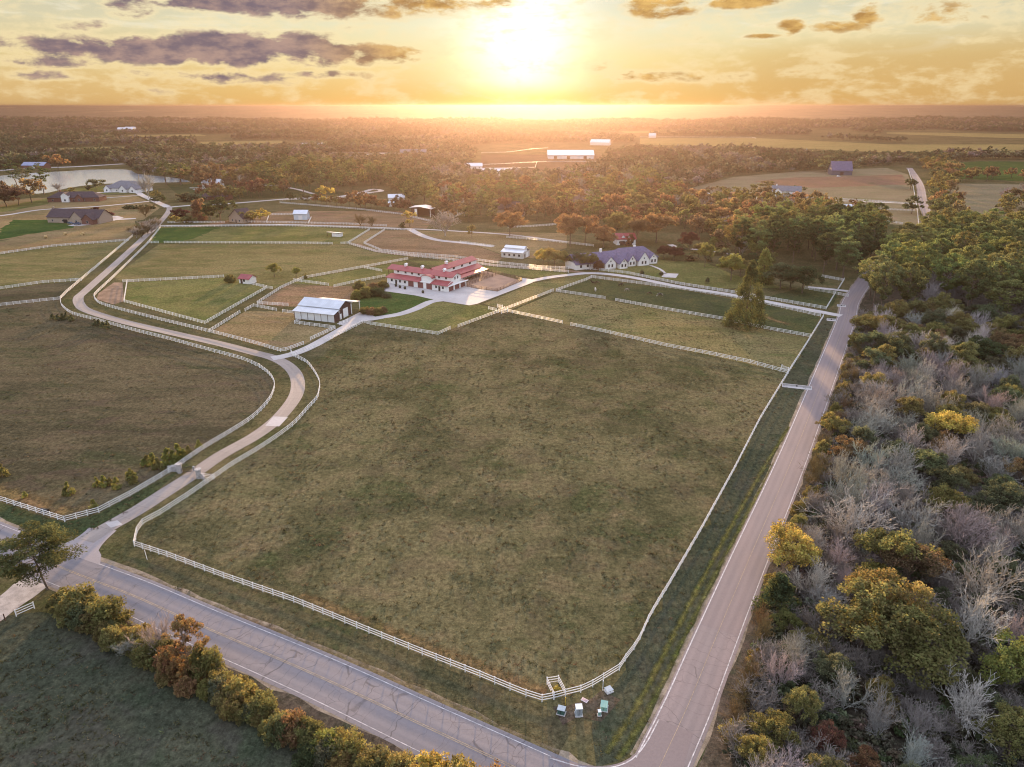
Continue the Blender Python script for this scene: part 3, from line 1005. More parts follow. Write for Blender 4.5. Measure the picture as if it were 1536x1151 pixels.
def sweep(b, P, w, z0, z1):
    L, Rr = side(P, -w / 2), side(P, w / 2)
    k = len(b.v)
    for a, c in zip(L, Rr):
        b.v += [(a.x, a.y, z0), (c.x, c.y, z0), (c.x, c.y, z1), (a.x, a.y, z1)]
    n = len(P)
    for i in range(n - 1):
        for q in range(4):
            q2 = (q + 1) % 4
            b.f.append((k + 4 * i + q, k + 4 * i + q2, k + 4 * i + 4 + q2, k + 4 * i + 4 + q))
    b.f += [(k + 3, k + 2, k + 1, k), tuple(k + 4 * (n - 1) + q for q in range(4))]


def even(P, d):
    """points along P about d apart, corners kept"""
    out = []
    for i in range(len(P) - 1):
        n = max(1, int(round((P[i + 1] - P[i]).length / d)))
        out += [P[i].lerp(P[i + 1], k / n) for k in range(n)]
    return out + [P[-1]]


def fence(px, label, smooth=False, group=None, world=None, name='rail_fence', mat=None, hz=1.0):
    P = world or Gs(px)
    if smooth:
        P = catmull(P, 2.44)
    Q = even(P, 2.44)
    o0 = Q[0].copy()
    Q = [q - o0 for q in Q]
    mat = mat or WHITE
    near = min((q + o0).y for q in Q) < 345
    root = empty(name, o0)
    tag(root, label, 'fence', group)
    wid = .045 if near else .06
    for z in RAILZ:
        b = MB()
        sweep(b, Q, wid, (z - .065) * hz, (z + .065) * hz)
        b.build('rail', mat, root)
    if near:
        me = post_mesh()
        for i, q in enumerate(Q):
            o = link('post', me, None, root)
            o.location = q
            o.scale.z = hz
    else:
        b = MB()
        for q in Q:
            b.box(q.x - .08, q.x + .08, q.y - .08, q.y + .08, -.1, 1.4)
        o = b.build('post', mat, root, fix=False)
        o['kind'] = 'stuff'
    return root


fence([(202, 820), (251, 836), (336, 868), (441, 904.5), (500, 928.5), (553.7, 950.7), (633.5, 983), (720, 1017), (765, 1036), (789, 1045.5), (813, 1053), (830.4, 1049.5)],
      'long white rail fence on the field side of the cracked county road')
fence([(830.4, 1049.5), (848, 1044.7), (871, 1039), (889, 1030.7), (905, 1021), (929, 1006), (938, 992), (951, 975), (960.6, 959), (972, 933), (986.7, 907), (999.7, 886)],
      'white rail fence curving round the field corner above the utility boxes', True)
fence([(999.7, 886), (1051, 798), (1101, 706.5), (1139.6, 631), (1171, 579), (1182.5, 560.5)], 'white rail fence edging the big field along the straight side road')
fence([(1182.5, 560), (1210, 517), (1235, 476)], 'white rail fence by the green verge, between culvert headwall and farm lane')
fence([(439, 534), (448, 539), (462, 547), (475, 565), (480, 578), (478.5, 590), (475.5, 600), (462, 615), (439, 640), (396, 671), (350, 699), (322, 718.5)],
      'white rail fence on the outer side of the driveway bend', True)
fence([(322, 718.5), (281, 747), (241, 773), (214.7, 787), (206, 800), (202, 819.5)], 'white rail fence between the stone gate and the county road, big field side')
fence([(199.3, 355), (101.6, 438.4), (91, 449)], 'white rail fence along the outer side of the straight upper drive')
fence([(91, 449.5), (91.5, 455), (94, 461), (109, 472), (142, 481), (198, 496.6), (251, 509.8), (313.7, 527), (363, 540.5), (389, 551.5)],
      'white rail fence between the drive and the dark empty field, from bend to junction', True)
fence([(389.7, 552), (404.6, 563.7), (412, 577), (409.5, 591.7), (401, 606.6), (380, 628), (346.8, 650), (307, 674), (265, 703)],
      'white rail fence on the inner side of the driveway bend', True)
fence([(265, 703.5), (231, 724), (195, 745), (148.6, 769.4), (97.4, 783)], 'white rail fence running from the stone gate down past the cedar saplings')
fence([(97.4, 783), (66, 773), (0, 752), (-120, 714)], 'white rail fence beside the black drain pipe at the county road')
fence([(241, 342), (221.5, 366.7), (169.4, 418), (146, 439.7)], 'white rail fence on the paddock side of the straight upper drive')
fence([(146, 440), (142, 444.8), (143.7, 451), (158.5, 459.6), (231, 478.8), (313.7, 499), (380, 516), (421, 528), (429, 527), (455.7, 517.4)],
      'white rail fence below the pentagon paddock, ending at the barn lane', True)
fence([(465.7, 511), (503, 493.8), (442, 486), (454, 478.4)], 'zigzag white rail fence in front of the white pole barn')
fence([(509, 488), (521.5, 483.7)], 'tiny white rail fence at the corner of the white pole barn')
fence([(441, 535), (479, 519)], 'short white rail fence where the barn lane leaves the drive')
fence([(487.7, 514), (544.4, 485.2)], 'white rail fence between the barn lane and the big field')
fence([(546, 485), (555.4, 487.7), (657, 503), (675.6, 494.5)], 'white rail fence behind the big field, under the curved barn path')
fence([(687, 492), (747.5, 469.5)], 'white rail fence slanting up to the small white gates')
fence([(732.6, 464.5), (745, 467.3)], 'stub of white rail fence beside the small white gates')
fence([(761.6, 468.7), (843.6, 486)], 'white rail fence right of the small white gates, ending at a gap')
fence([(856, 489), (900, 498), (1000, 520.7), (1064.5, 532.8), (1125, 545.5), (1181.6, 561)], 'long white rail fence between the big field and the pine paddock')
fence([(757, 466), (830, 437.5)], 'white rail fence slanting from the small white gates to the horse paddock')
fence([(834, 437.5), (880, 421)], 'white rail fence at the west end of the horse paddock')
fence([(834, 438), (907.7, 449)], 'white rail fence below the grazing horses, west of the gap')
fence([(923, 452), (1000, 466), (1088, 481), (1117, 488), (1156, 495.7), (1215, 506.4)], 'white rail fence that runs behind the trunk of the lone pine')
fence([(886.7, 417), (1020, 434.5), (1097.6, 446.5), (1156, 458.6), (1230.5, 475.5)], 'white rail fence between the horse paddock and the farm lane')
fence([(886, 404.7), (940.5, 411), (1020, 427.5), (1097.6, 440), (1148.4, 448.8), (1239, 464.5)], 'white rail fence on the house side of the farm lane')
fence([(740, 395), (813, 402.5), (886, 405)], 'white rail fence below the grey metal workshop')
fence([(680, 392), (740, 400), (853, 409.3)], 'white rail fence between the red barn and the dirt lane')
fence([(1239, 464.5), (1253, 441)], 'short white rail fence across the verge, beside the farm lane mouth')
fence([(1207, 434), (1243, 440), (1272, 446)], 'white rail fence by the dark round trees near the road')
fence([(1232, 416), (1264, 422)], 'white rail fence in shade under the pine stand')
fence([(1256, 437), (1266, 421)], 'short white rail fence slanting down from the pine stand')
fence([(184.6, 424), (192, 423.6), (336, 416.5)], 'white rail fence along the back of the pentagon paddock')
fence([(191, 424), (186.4, 453.8)], 'white rail fence beside the bare dirt strip')
fence([(186.4, 453.8), (307.6, 486.6)], 'white rail fence on the near side of the pentagon paddock')
fence([(307.6, 486.6), (400.6, 433), (408.8, 434)], 'white rail fence on the barn side of the pentagon paddock')
fence([(375, 426.8), (400.6, 432.6)], 'short white rail fence beside the red roofed shed')
fence([(315, 498.5), (360.5, 470)], 'white rail fence along the narrow grass alley, near the drive')
fence([(367.8, 467.5), (380.6, 460.2), (415, 467)], 'bent white rail fence at the corner of the straw coloured paddock')
fence([(424, 469), (440, 471)], 'short white rail fence joined to the back of the white pole barn')
fence([(386, 456.6), (432.5, 459.5)], 'white rail fence along the rust coloured paddock, near side')
fence([(386, 456.4), (420.7, 433.8), (440, 425), (455.6, 418.4), (612, 389.8)], 'long white rail fence slanting from the paddocks to the dirt lane')
fence([(441, 422), (493, 429)], 'white rail fence on top of the rust coloured paddock')
fence([(501, 431.5), (536, 423.6), (578, 415.8)], 'white rail fence leading to the red barn from the garden shrubs')
fence([(546.8, 402.8), (573, 408)], 'short white rail fence behind the red barn porch')
fence([(222, 365), (238, 365)], 'short white rail fence stub next to the upper drive')
fence([(246.5, 365), (460, 366), (498.7, 366.8)], 'long straight white rail fence across the upper pastures')
fence([(511.4, 366.4), (521.5, 366), (564, 378.5), (611, 384.5), (680, 391.5)], 'white rail fence bending along the dirt lane on its pasture side')
fence([(521.5, 366), (554.5, 345.7)], 'white rail fence on the pasture side of the slanting alley')
fence([(577.4, 345.7), (546, 366), (572, 377), (614.7, 382), (680, 386.5), (740, 395)], 'white rail fence round the rust coloured pasture, on the upper side of the dirt lane')
fence([(241, 341), (338, 340), (420, 339.3), (520, 342), (616, 346)], 'white rail fence below the long concrete lane')
fence([(252, 335), (336.8, 334.5)], 'white rail fence in front of the cottage hedges')
fence([(368, 334), (420, 334.7), (520, 337), (580, 340)], 'white rail fence above the long concrete lane, past the cottage')
fence([(400, 334.3), (404, 323), (441, 322.5)], 'white rail fence round the yard of the pale metal shed')
fence([(463, 335), (467, 327)], 'tiny white rail fence on the sunny side of the pale metal shed')
fence([(420, 305), (470, 309), (540, 315), (600, 322), (650, 334)], 'white rail fence in front of the row of young trees')
fence([(420, 301), (510, 298), (560, 290)], 'white rail fence above the row of young trees')
fence([(690, 364.5), (740, 371)], 'short white rail fence at the end of the curved lane')
fence([(762, 342), (800, 340.5), (834, 338)], 'white rail fence under the orange tree, in shade')
fence([(760, 357), (820, 362), (890, 370)], 'white rail fence behind the grey metal workshop')
fence([(0, 382), (78, 370.6), (193, 361.5)], 'white rail fence below the hay bales')
fence([(0, 434.5), (65, 425), (122.5, 421.4)], 'white rail fence across the left pasture, upper one of the lower pair')
fence([(0, 459.6), (60, 453), (91, 449.7)], 'white rail fence along the top of the dark empty field')
fence([(1362, 255), (1368, 273), (1373, 300), (1376, 320), (1378, 342)], 'white rail fence along the far stretch of the side road')
fence([(1205, 297), (1300, 302), (1371, 307)], 'white rail fence across the pale far pasture, upper')
fence([(1220, 309), (1262, 314)], 'white rail fence left of the blue metal stable')
fence([(1287, 312), (1346, 316), (1372, 317)], 'white rail fence right of the blue metal stable')
fence([(1313, 332), (1350, 336), (1378, 342)], 'white rail fence at the bottom of the pale far pasture')
fence([(722, 248), (820, 243), (905, 243)], 'white rail fence in front of the long white arena barn')
fence([(722, 253.5), (803, 252), (805, 244)], 'white rail fence with a square corner in the sunlit far paddock')
fence([(770, 262), (826, 260.5)], 'white rail fence right of the long white stables')
fence([(722, 230), (760, 229), (800, 224), (822, 222.5)], 'white rail fence leading to the back of the long white arena barn')
fence([(895, 251), (910, 240.5), (905, 239)], 'white rail fence bending at the end of the long white arena barn')
fence([(960, 205.8), (1128, 206.5), (1134, 208)], 'thin white fence on the far edge of the pale crop field')
fence([(285, 283), (310, 283.5), (355, 281.5)], 'pale rail fence between the lake house lawn and the trees')

# little box pen at the field corner
fence([(831, 1049.5), (820.4, 1027), (837.4, 1024.4), (848, 1044.7)], 'small square white rail pen round a yellow shrub', name='rail_pen')
# rails by the gravel drive
fence([(25, 925), (52, 913)], 'short three rail white fence beside the gravel driveway')
ro = empty('wire_fence', G(0, 934))
tag(ro, 'weathered timber wire fence posts in the shade by the gravel driveway', 'fence')
for q in ((0, 934), (8, 931), (-16, 941)):
    p = G(*q) - G(0, 934)
    o = MB().tube([(p.x, p.y, -.1), (p.x, p.y, 1.35)], .09, 7).build('post', DKWOOD, ro)
for z in (.5, .9, 1.2):
    a, c = G(-16, 941) - G(0, 934), G(8, 931) - G(0, 934)
    MB().tube([(a.x, a.y, z), (c.x, c.y, z)], .012, 4).build('wire', STEEL, ro)


# field gates
def field_gate(pa, pb, label):
    A, B = G(*pa), G(*pb)
    w = (B - A).length
    r = empty('field_gate', A, math.atan2((B - A).y, (B - A).x))
    tag(r, label, 'gate')
    MB().box(-.09, .09, -.09, .09, -.1, 1.6).build('post', WHITE, r)
    MB().box(w - .09, w + .09, -.09, .09, -.1, 1.6).build('post', WHITE, r)
    b = MB()
    for z in (.25, .55, .85, 1.15, 1.4):
        b.box(.12, w - .12, -.02, .02, z - .035, z + .035)
    b.prism([(.12, .25), (.2, .25), (w - .12, 1.4), (w - .2, 1.4)], 'y', -.04, -.021)
    b.build('gate_frame', WHITE, r)
    return r


field_gate((748, 469), (757, 465.6), 'small white gate where two field fences cross, the slanting one')
field_gate((752, 471), (761, 468.7), 'small white gate where two field fences cross, the lower one')
field_gate((746, 461.5), (754, 463), 'small white gate where two field fences cross, the upper one')
field_gate((1172, 554), (1182, 558), 'small white gate in the field corner beside the green verge')
field_gate((437, 531), (441, 535.5), 'narrow white gate at the mouth of the barn lane')
field_gate((880, 421), (887, 417.4), 'white gate at the corner of the horse paddock, by the lane')

# stone entrance gate
EG = G(285, 712)
eg = empty('entrance_gate', EG)
tag(eg, 'stone entrance gate with round pillars and dark iron leaves across the driveway', 'gate')
gd = (G(298, 716) - G(270, 708)).normalized()
for s, (px, py) in ((-1, (270, 709)), (1, (299, 717))):
    c = G(px, py) - EG
    b = MB()
    n = 14
    prof = [(c.x + .62 * math.cos(2 * math.pi * k / n), c.y + .62 * math.sin(2 * math.pi * k / n)) for k in range(n)]
    b.prism(prof, 'z', -.1, 2.1)
    pil = b.build('pillar', STONE, eg)
    prof = [(c.x + .75 * math.cos(2 * math.pi * k / n), c.y + .75 * math.sin(2 * math.pi * k / n)) for k in range(n)]
    MB().prism(prof, 'z', 2.1, 2.3).build('cap', STONE, pil)
    # curved wing wall
    pts = []
    for k in range(9):
        a = k / 8
        e = c + gd * (s * (.6 + a * 2.2)) + Vector((-gd.y, gd.x, 0)) * (-.9 * a * a)
        pts.append(Vector((e.x, e.y, 0)))
    b = MB()
    sweep(b, pts, .4, -.1, 1.45)
    b.build('wing_wall', STONE, eg)
    # iron leaf, swung open
    hd = (gd * (-s) * .78 + Vector((-gd.y, gd.x, 0)) * .62).normalized()
    h0 = c - gd * s * .7
    b = MB()
    for z in (.25, 1.3):
        p, q = h0, h0 + hd * 2.1
        b.tube([(p.x, p.y, z), (q.x, q.y, z + (.25 if z > 1 else 0))], .07, 5)
    for k in range(11):
        p = h0 + hd * (2.1 * k / 10)
        b.tube([(p.x, p.y, .25), (p.x, p.y, 1.3 + .025 * k)], .045, 5)
    b.build('gate_leaf', BLACK, eg)
c = G(291, 706) - EG
MB().box(c.x - .2, c.x + .2, c.y - .2, c.y + .2, -.05, 1.1).build('keypad_post', STEEL, eg)
fence([(259, 705.5), (268, 709)], 'short white wing fence joining the left gate pillar')
fence([(303, 718), (321, 719.5)], 'short white wing fence joining the gate pillar on the field side')


# ------------------------------------------------------------------ roadside utilities
def util_box(px, py, w, d, h, rz, body, lid, label, name='utility_box', slope=.06):
    w, d, h = w * .88, d * .88, h * .9
    r = empty(name, G(px, py), rz)
    tag(r, label, 'utility box')
    MB().box(-w / 2 - .12, w / 2 + .12, -d / 2 - .12, d / 2 + .12, -.05, .09).build('pad', CONC, r)
    b = MB().prism([(-d / 2, .09), (d / 2, .09), (d / 2, h - .1), (-d / 2, h - .16)], 'x', -w / 2, w / 2)
    b.build('cabinet', body, r)
    MB().prism([(-d / 2 - .05, h - .16), (d / 2 + .05, h - .1), (d / 2 + .05, h - .1 + slope), (-d / 2 - .05, h - .16 + slope)], 'x', -w / 2 - .05, w / 2 + .05).build('lid', lid, r)
    MB().box(-w * .02, w * .02, -d / 2 - .03, -d / 2 - .002, .2, h - .25).build('door_seam', BLACK, r)
    return r


util_box(842, 1070, 1.15, .9, 1.15, R(-18), mat_paint('dark_green_enamel', (.05, .10, .085), .55, .1, 2), GREYBOX, 'dark green utility cabinet with a pale grey lid, below the small pen')
ub = util_box(868, 1072, 1.0, .95, 1.75, R(4), GREYBOX, TRIMW, 'tall pale grey utility cabinet with louvred front and white top')
for k in range(6):
    MB().box(-.32, .32, -.46, -.42, .35 + k * .17, .42 + k * .17).build('louvre', STEEL, ub)
MB().box(-.54, -.442, -.3, .2, .09, .9).build('conduit_box', GREYBOX, ub)
util_box(906, 1063, 1.05, 1.3, 1.05, R(-12), GREENBOX, GREENBOX, 'mint green transformer box on the bare verge')
util_box(899, 1073, .42, .42, 1.0, R(5), GREENBOX, TRIMW, 'slim pale green pedestal beside the mint transformer box')
util_box(913, 1037, 1.1, .95, .62, R(28), TRIMW, GREYBOX, 'low white utility box with a grey lid close to the curved fence')
r = empty('meter_cover', G(877, 1051), R(-35))
tag(r, 'flat pinkish white meter cover lying on bare soil', 'cover')
MB().box(-.5, .5, -.3, .3, -.02, .09).build('frame', mat_paint('pink_white', (.62, .52, .52), .7, .1, 2), r)
MB().box(-.38, .38, -.2, .2, .09, .12).build('lid', mat_paint('dull_pink', (.42, .30, .32), .7, .1, 2), r)


def marker(px, py, h, label, lean=(0, 0), mat=None):
    r = empty('marker_post', G(px, py))
    tag(r, label, 'marker post')
    MB().tube([(0, 0, -.1), (lean[0], lean[1], h)], .045, 6).build('pole', mat or TRIMW, r)
    MB().tube([(lean[0], lean[1], h), (lean[0] * 1.03, lean[1] * 1.03, h + .14)], .07, 6).build('cap', mat or TRIMW, r)


marker(221, 840, 1.6, 'thin white marker post leaning at the fence corner by the driveway mouth', (-.55, .7))
marker(904, 1036, 1.7, 'white cable marker post standing beside the low white utility box')
marker(848, 1058, 1.3, 'yellow topped marker post below the small pen', mat=mat_paint('yellow_plastic', (.55, .36, .05), .5, .1, 2))
r = empty('drain_pipe', G(67, 767), R(-20))
tag(r, 'short black plastic drain pipe lying inside the fence corner', 'pipe')
MB().tube([(-.9, 0, .3), (.9, 0, .3)], .34, 12, False).build('barrel', BLACK, r)
MB().tube([(.82, 0, .3), (.95, 0, .3)], .40, 12, True).build('collar', BLACK, r)


def culvert(px, py, rz, label, w=5.0):
    r = empty('culvert', G(px, py), rz)
    tag(r, label, 'culvert')
    b = MB().box(-w / 2, w / 2, -.15, .15, -.3, .55)
    b.prism([(.15, -.3), (-1.8, -.3), (-1.8, .05), (.15, .55)], 'x', -w / 2 - .25, -w / 2)
    b.prism([(.15, -.3), (-1.8, -.3), (-1.8, .05), (.15, .55)], 'x', w / 2, w / 2 + .25)
    b.build('headwall', CONC, r)
    MB().box(-w / 2, w / 2, -1.9, -.15, -.05, .07).build('apron', CONC, r)
    MB().tube([(0, -.25, .26), (0, -.151, .26)], .24, 14).build('pipe_mouth', BLACK, r)


culvert(1195, 580, R(-18), 'concrete culvert headwall across the green verge below the field corner gate', 8)
culvert(1247, 480, R(-22), 'small concrete culvert headwall in the verge beside the farm lane mouth', 3)
culvert(1262, 459, R(-22), 'small concrete culvert headwall on the house side of the farm lane mouth', 3)


# ------------------------------------------------------------------ buildings
def gable_roof(b, x0, x1, y0, y1, ze, zr, ov=.5, th=.18, axis='x'):
    """two sloping plates; ridge along axis; eaves overhang by ov"""
    if axis == 'x':
        ym = (y0 + y1) / 2
        dz = (zr - ze) / (ym - y0) * ov
        b.slab([(x0 - ov, y0 - ov, ze - dz), (x1 + ov, y0 - ov, ze - dz), (x1 + ov, ym, zr), (x0 - ov, ym, zr)], th)
        b.slab([(x0 - ov, ym, zr + .003), (x1 + ov, ym, zr + .003), (x1 + ov, y1 + ov, ze - dz), (x0 - ov, y1 + ov, ze - dz)], th)
    else:
        xm = (x0 + x1) / 2
        dz = (zr - ze) / (xm - x0) * ov
        b.slab([(x0 - ov, y0 - ov, ze - dz), (xm, y0 - ov, zr), (xm, y1 + ov, zr), (x0 - ov, y1 + ov, ze - dz)], th)
        b.slab([(xm, y0 - ov, zr + .003), (x1 + ov, y0 - ov, ze - dz), (x1 + ov, y1 + ov, ze - dz), (xm, y1 + ov, zr + .003)], th)
    return b


def gable_walls(b, x0, x1, y0, y1, ze, zr, axis='x'):
    if axis == 'x':
        b.prism([(y0, -.3), (y1, -.3), (y1, ze), ((y0 + y1) / 2, zr - .02), (y0, ze)], 'x', x0, x1)
    else:
        b.prism([(x0, -.3), (x1, -.3), (x1, ze), ((x0 + x1) / 2, zr - .02), (x0, ze)], 'y', y0, y1)
    return b


def hip_roof(b, x0, x1, y0, y1, ze, zr, ov=.6, hip=None):
    ym = (y0 + y1) / 2
    hp = hip if hip is not None else (y1 - y0) / 2
    a, c, d, e = (x0 - ov, y0 - ov, ze), (x1 + ov, y0 - ov, ze), (x1 + ov, y1 + ov, ze), (x0 - ov, y1 + ov, ze)
    p, q = (x0 + hp, ym, zr), (x1 - hp, ym, zr)
    b.poly([a, c, q, p]).poly([c, d, q]).poly([d, e, p, q]).poly([e, a, p]).poly([e, d, c, a])
    return b


def window(root, x, y, z, w, h, face='y-', frame=None):
    """window let into a wall face; x,y,z = centre of the sill line on the wall surface"""
    fr, gl = MB(), MB()
    t = .07
    if face == 'y-':
        fr.box(x - w / 2 - t, x + w / 2 + t, y - .05, y - .002, z - t, z + h + t)
        gl.box(x - w / 2, x + w / 2, y - .075, y - .052, z, z + h)
    elif face == 'x+':
        fr.box(x + .002, x + .05, y - w / 2 - t, y + w / 2 + t, z - t, z + h + t)
        gl.box(x + .052, x + .075, y - w / 2, y + w / 2, z, z + h)
    else:
        fr.box(x - .05, x - .002, y - w / 2 - t, y + w / 2 + t, z - t, z + h + t)
        gl.box(x - .075, x - .052, y - w / 2, y + w / 2, z, z + h)
    f = fr.build('window', frame or TRIMW, root)
    gl.build('pane', GLASS, f)
    return f


def door(root, x, y, w, h, face='y-', mat=None, name='door', z=.0):
    b = MB()
    if face == 'y-':
        b.box(x - w / 2, x + w / 2, y - .07, y - .003, z, h)
    elif face == 'x+':
        b.box(x + .003, x + .07, y - w / 2, y + w / 2, z, h)
    else:
        b.box(x - .07, x - .003, y - w / 2, y + w / 2, z, h)
    return b.build(name, mat or DOORBR, root)


def frame_at(name, px, ang, label, cat):
    r = empty(name, G(*px), R(ang))
    return tag(r, label, cat)


# --- red-roofed horse barn: front wing along x, back wing along y
rb = frame_at('horse_barn', (581, 424.5), -31, 'large white L-shaped horse barn with red metal roofs and a raised window band', 'barn')
b = MB()
b.box(0, 36, 0, 15, -.3, 3.1)                             # front wing, low walls
b.prism([(3.9, 3.1), (11.1, 3.1), (11.1, 6.1), (7.5, 7.5), (3.9, 6.1)], 'x', 1.2, 35.7)     # raised centre
b.prism([(0.02, 3.1), (3.92, 3.1), (3.92, 4.3)], 'x', 35.75, 35.98)
b.prism([(11.08, 3.1), (14.98, 3.1), (11.08, 4.3)], 'x', 35.75, 35.98)
b.build('wall', WALLW, rb)
b = MB()
b.box(15.2, 26.8, 15.01, 42, -.3, 3.2)
b.prism([(18, 3.2), (24, 3.2), (24, 6.7), (21, 8.0), (18, 6.7)], 'y', 9, 42)
b.build('wing_wall', WALLW, rb)
# roofs, front wing: two low skirts and the raised gable
sk = MB()
sk.slab([(-.5, -.7, 2.95), (20.0, -.7, 2.95), (20.0, 3.88, 4.15), (-.5, 3.88, 4.15)], .16)
sk.slab([(26.2, -.7, 2.95), (36.6, -.7, 2.95), (36.6, 3.88, 4.15), (26.2, 3.88, 4.15)], .16)
sk.slab([(20.0, 1.6, 3.5), (26.2, 1.6, 3.5), (26.2, 3.88, 4.15), (20.0, 3.88, 4.15)], .16)
sk.build('skirt_roof', REDROOF, rb)
MB().slab([(26.9, 11.12, 4.15), (36.6, 11.12, 4.15), (36.6, 15.7, 2.95), (26.9, 15.7, 2.95)], .16).build('skirt_roof', REDROOF, rb)
MB().slab([(-.5, 11.12, 4.15), (15, 11.12, 4.15), (15, 15.7, 2.95), (-.5, 15.7, 2.95)], .16).build('skirt_roof', REDROOF, rb)
gable_roof(MB(), -2.5, 35.9, 3.9, 11.1, 6.2, 7.65, .4).build('upper_roof', REDROOF, rb)
# roofs, back wing
gable_roof(MB(), 18, 24, 8, 42.2, 6.8, 8.2, .4, .18, 'y').build('upper_roof', REDROOF_Y, rb)
MB().slab([(24.02, 11.5, 4.6), (28.0, 11.5, 3.35), (28.0, 42.6, 3.35), (24.02, 42.6, 4.6)], .16).build('skirt_roof', REDROOF_Y, rb)
MB().slab([(14.0, 15.2, 3.35), (17.98, 15.2, 4.6), (17.98, 42.6, 4.6), (14.0, 42.6, 3.35)], .16).build('skirt_roof', REDROOF_Y, rb)
MB().slab([(27.0, 15.8, 3.05), (31.4, 15.8, 2.55), (31.4, 42.2, 2.55), (27.0, 42.2, 3.05)], .14).build('lean_to_roof', REDROOF_Y, rb)
for k in range(8):
    y = 16.2 + k * 3.65
    MB().box(31.0, 31.22, y - .11, y + .11, -.1, 2.42).build('roof_post', DKWOOD, rb)
# porch at the far end of the raised roof
for y in (4.4, 10.6):
    MB().box(-2.6, -2.4, y - .1, y + .1, -.1, 5.4).build('roof_post', DKWOOD, rb)
# curved-top dormer in the front skirt
dm = MB()
prof = [(20.05, 3.0), (26.15, 3.0)] + [(23.1 + 3.05 * math.cos(a), 5.0 + 1.0 * math.sin(a)) for a in [math.pi * k / 10 for k in range(11)]]
dm.prism(prof, 'y', 1.2, 4.4)
dm.build('dormer', WALLW, rb)
dr = MB()
n = 12
arc_ = [(23.1 + 3.3 * math.cos(math.pi * k / n), 5.02 + 1.15 * math.sin(math.pi * k / n)) for k in range(n + 1)]
dr.prism(arc_ + [(x, z - .12) for x, z in reversed(arc_)], 'y', .9, 4.6)
dr.build('dormer_roof', REDROOF, rb)
for x in (3.0, 8.0, 11.0, 29.5, 33.3):
    window(rb, x, 0, 1.15, 1.2, 1.2)
for x in (13.8, 19.5, 24.6):
    door(rb, x + .8, 0, 3.2, 2.75, mat=DOORBR, name='stall_door')
door(rb, 31.3, 0, 1.1, 2.2, mat=BLACK)
door(rb, 5.6, 0, 1.1, 2.2, mat=BLACK)
for x in (4, 8.5, 12.5, 16.5, 28.5, 32.5):
    window(rb, x, 3.9, 4.85, 1.2, .95)
for y in (2.8, 7.5, 12.2):
    door(rb, 36, y, 3.4, 2.8, 'x+', DOORBR, 'garage_door')
for y in (.25, 5.15, 9.85, 14.75):
    MB().box(36.004, 36.16, y - .22, y + .22, 0, 3.0).build('corner_trim', TRIMW, rb)
for y in (6.4, 8.6):
    window(rb, 35.7, y, 4.7, .9, 1.3, 'x+')
MB().slab([(36.0, -.4, 3.0), (37.3, -.4, 2.85), (37.3, 15.4, 2.85), (36.0, 15.4, 3.0)], .1).build('canopy', TRIMW, rb)
for y in (13.5, 22, 29, 36):
    window(rb, 24, y, 5.3, 1.7, 1.0, 'x+')
for (x, y, z) in ((6, 7.5, 7.65), (16, 7.5, 7.65), (21, 20, 8.2), (29, 7.5, 7.65)):
    cu = MB().box(x - .55, x + .55, y - .55, y + .55, z - .35, z + .75).build('cupola', TRIMW, rb)
    MB().prism([(x - .8, z + .75), (x + .8, z + .75), (x, z + 1.35)], 'y', y - .8, y + .8).build('cupola_roof', TRIMW, cu)
# garden bench and urns in front
for i, (px, py) in enumerate(((594, 430), (600, 432.3), (607.5, 434), (634.5, 440))):
    r = empty('garden_planter', G(px, py))
    tag(r, ('dark round planter', 'dark broad planter', 'small dark planter', 'single dark planter')[i] + ' by the white barn wall, ' +
        ('nearest the porch end', 'second from the porch end', 'just before the first maroon door', 'between the maroon doors')[i], 'planter')
    b = MB().tube([(0, 0, 0), (0, 0, .2), (0, 0, .75)], [.45, .55, .62], 12)
    b.build('pot', BLACK, r)
    MB().tube([(0, 0, .7), (0, 0, 1.0), (0, 0, 1.35)], [.55, .7, .25], 10).build('plant', mat_paint('potted_plant%d' % i, (.03, .04, .02), .9, .4, 4), r)


# --- arena and stall pens, brown pipe fence
def pipe_fence(px, label, world=None):
    Q = even(world or Gs(px), 3.0)
    o0 = Q[0].copy()
    r = empty('pipe_fence', o0)
    tag(r, label, 'fence')
    Q = [q - o0 for q in Q]
    for z in (.45, .9, 1.4):
        b = MB()
        sweep(b, Q, .11, z - .055, z + .055)
        b.build('rail', PIPE, r)
    for q in Q:
        MB().box(q.x - .08, q.x + .08, q.y - .08, q.y + .08, -.1, 1.5).build('post', PIPE, r)


pipe_fence([(695, 429.6), (714, 433), (746, 437.6), (783, 421.8), (738, 408.6), (722, 405)], 'brown pipe fence round the sand arena beside the red roofed barn')
ex, ey = Vector((math.cos(R(-31)), math.sin(R(-31)), 0)), Vector((-math.sin(R(-31)), math.cos(R(-31)), 0))
o_ = G(581, 424.5)
for k in range(5):
    y = 17 + k * 5.2
    pipe_fence(None, ('brown pipe stall pen under the barn lean-to, ' + ('nearest the garage doors', 'second from the garage doors', 'middle one', 'fourth from the garage doors', 'farthest from the garage doors')[k]),
               [o_ + ex * 31.3 + ey * y, o_ + ex * 36.5 + ey * (y + .01), o_ + ex * 36.5 + ey * (y + 5.0)])

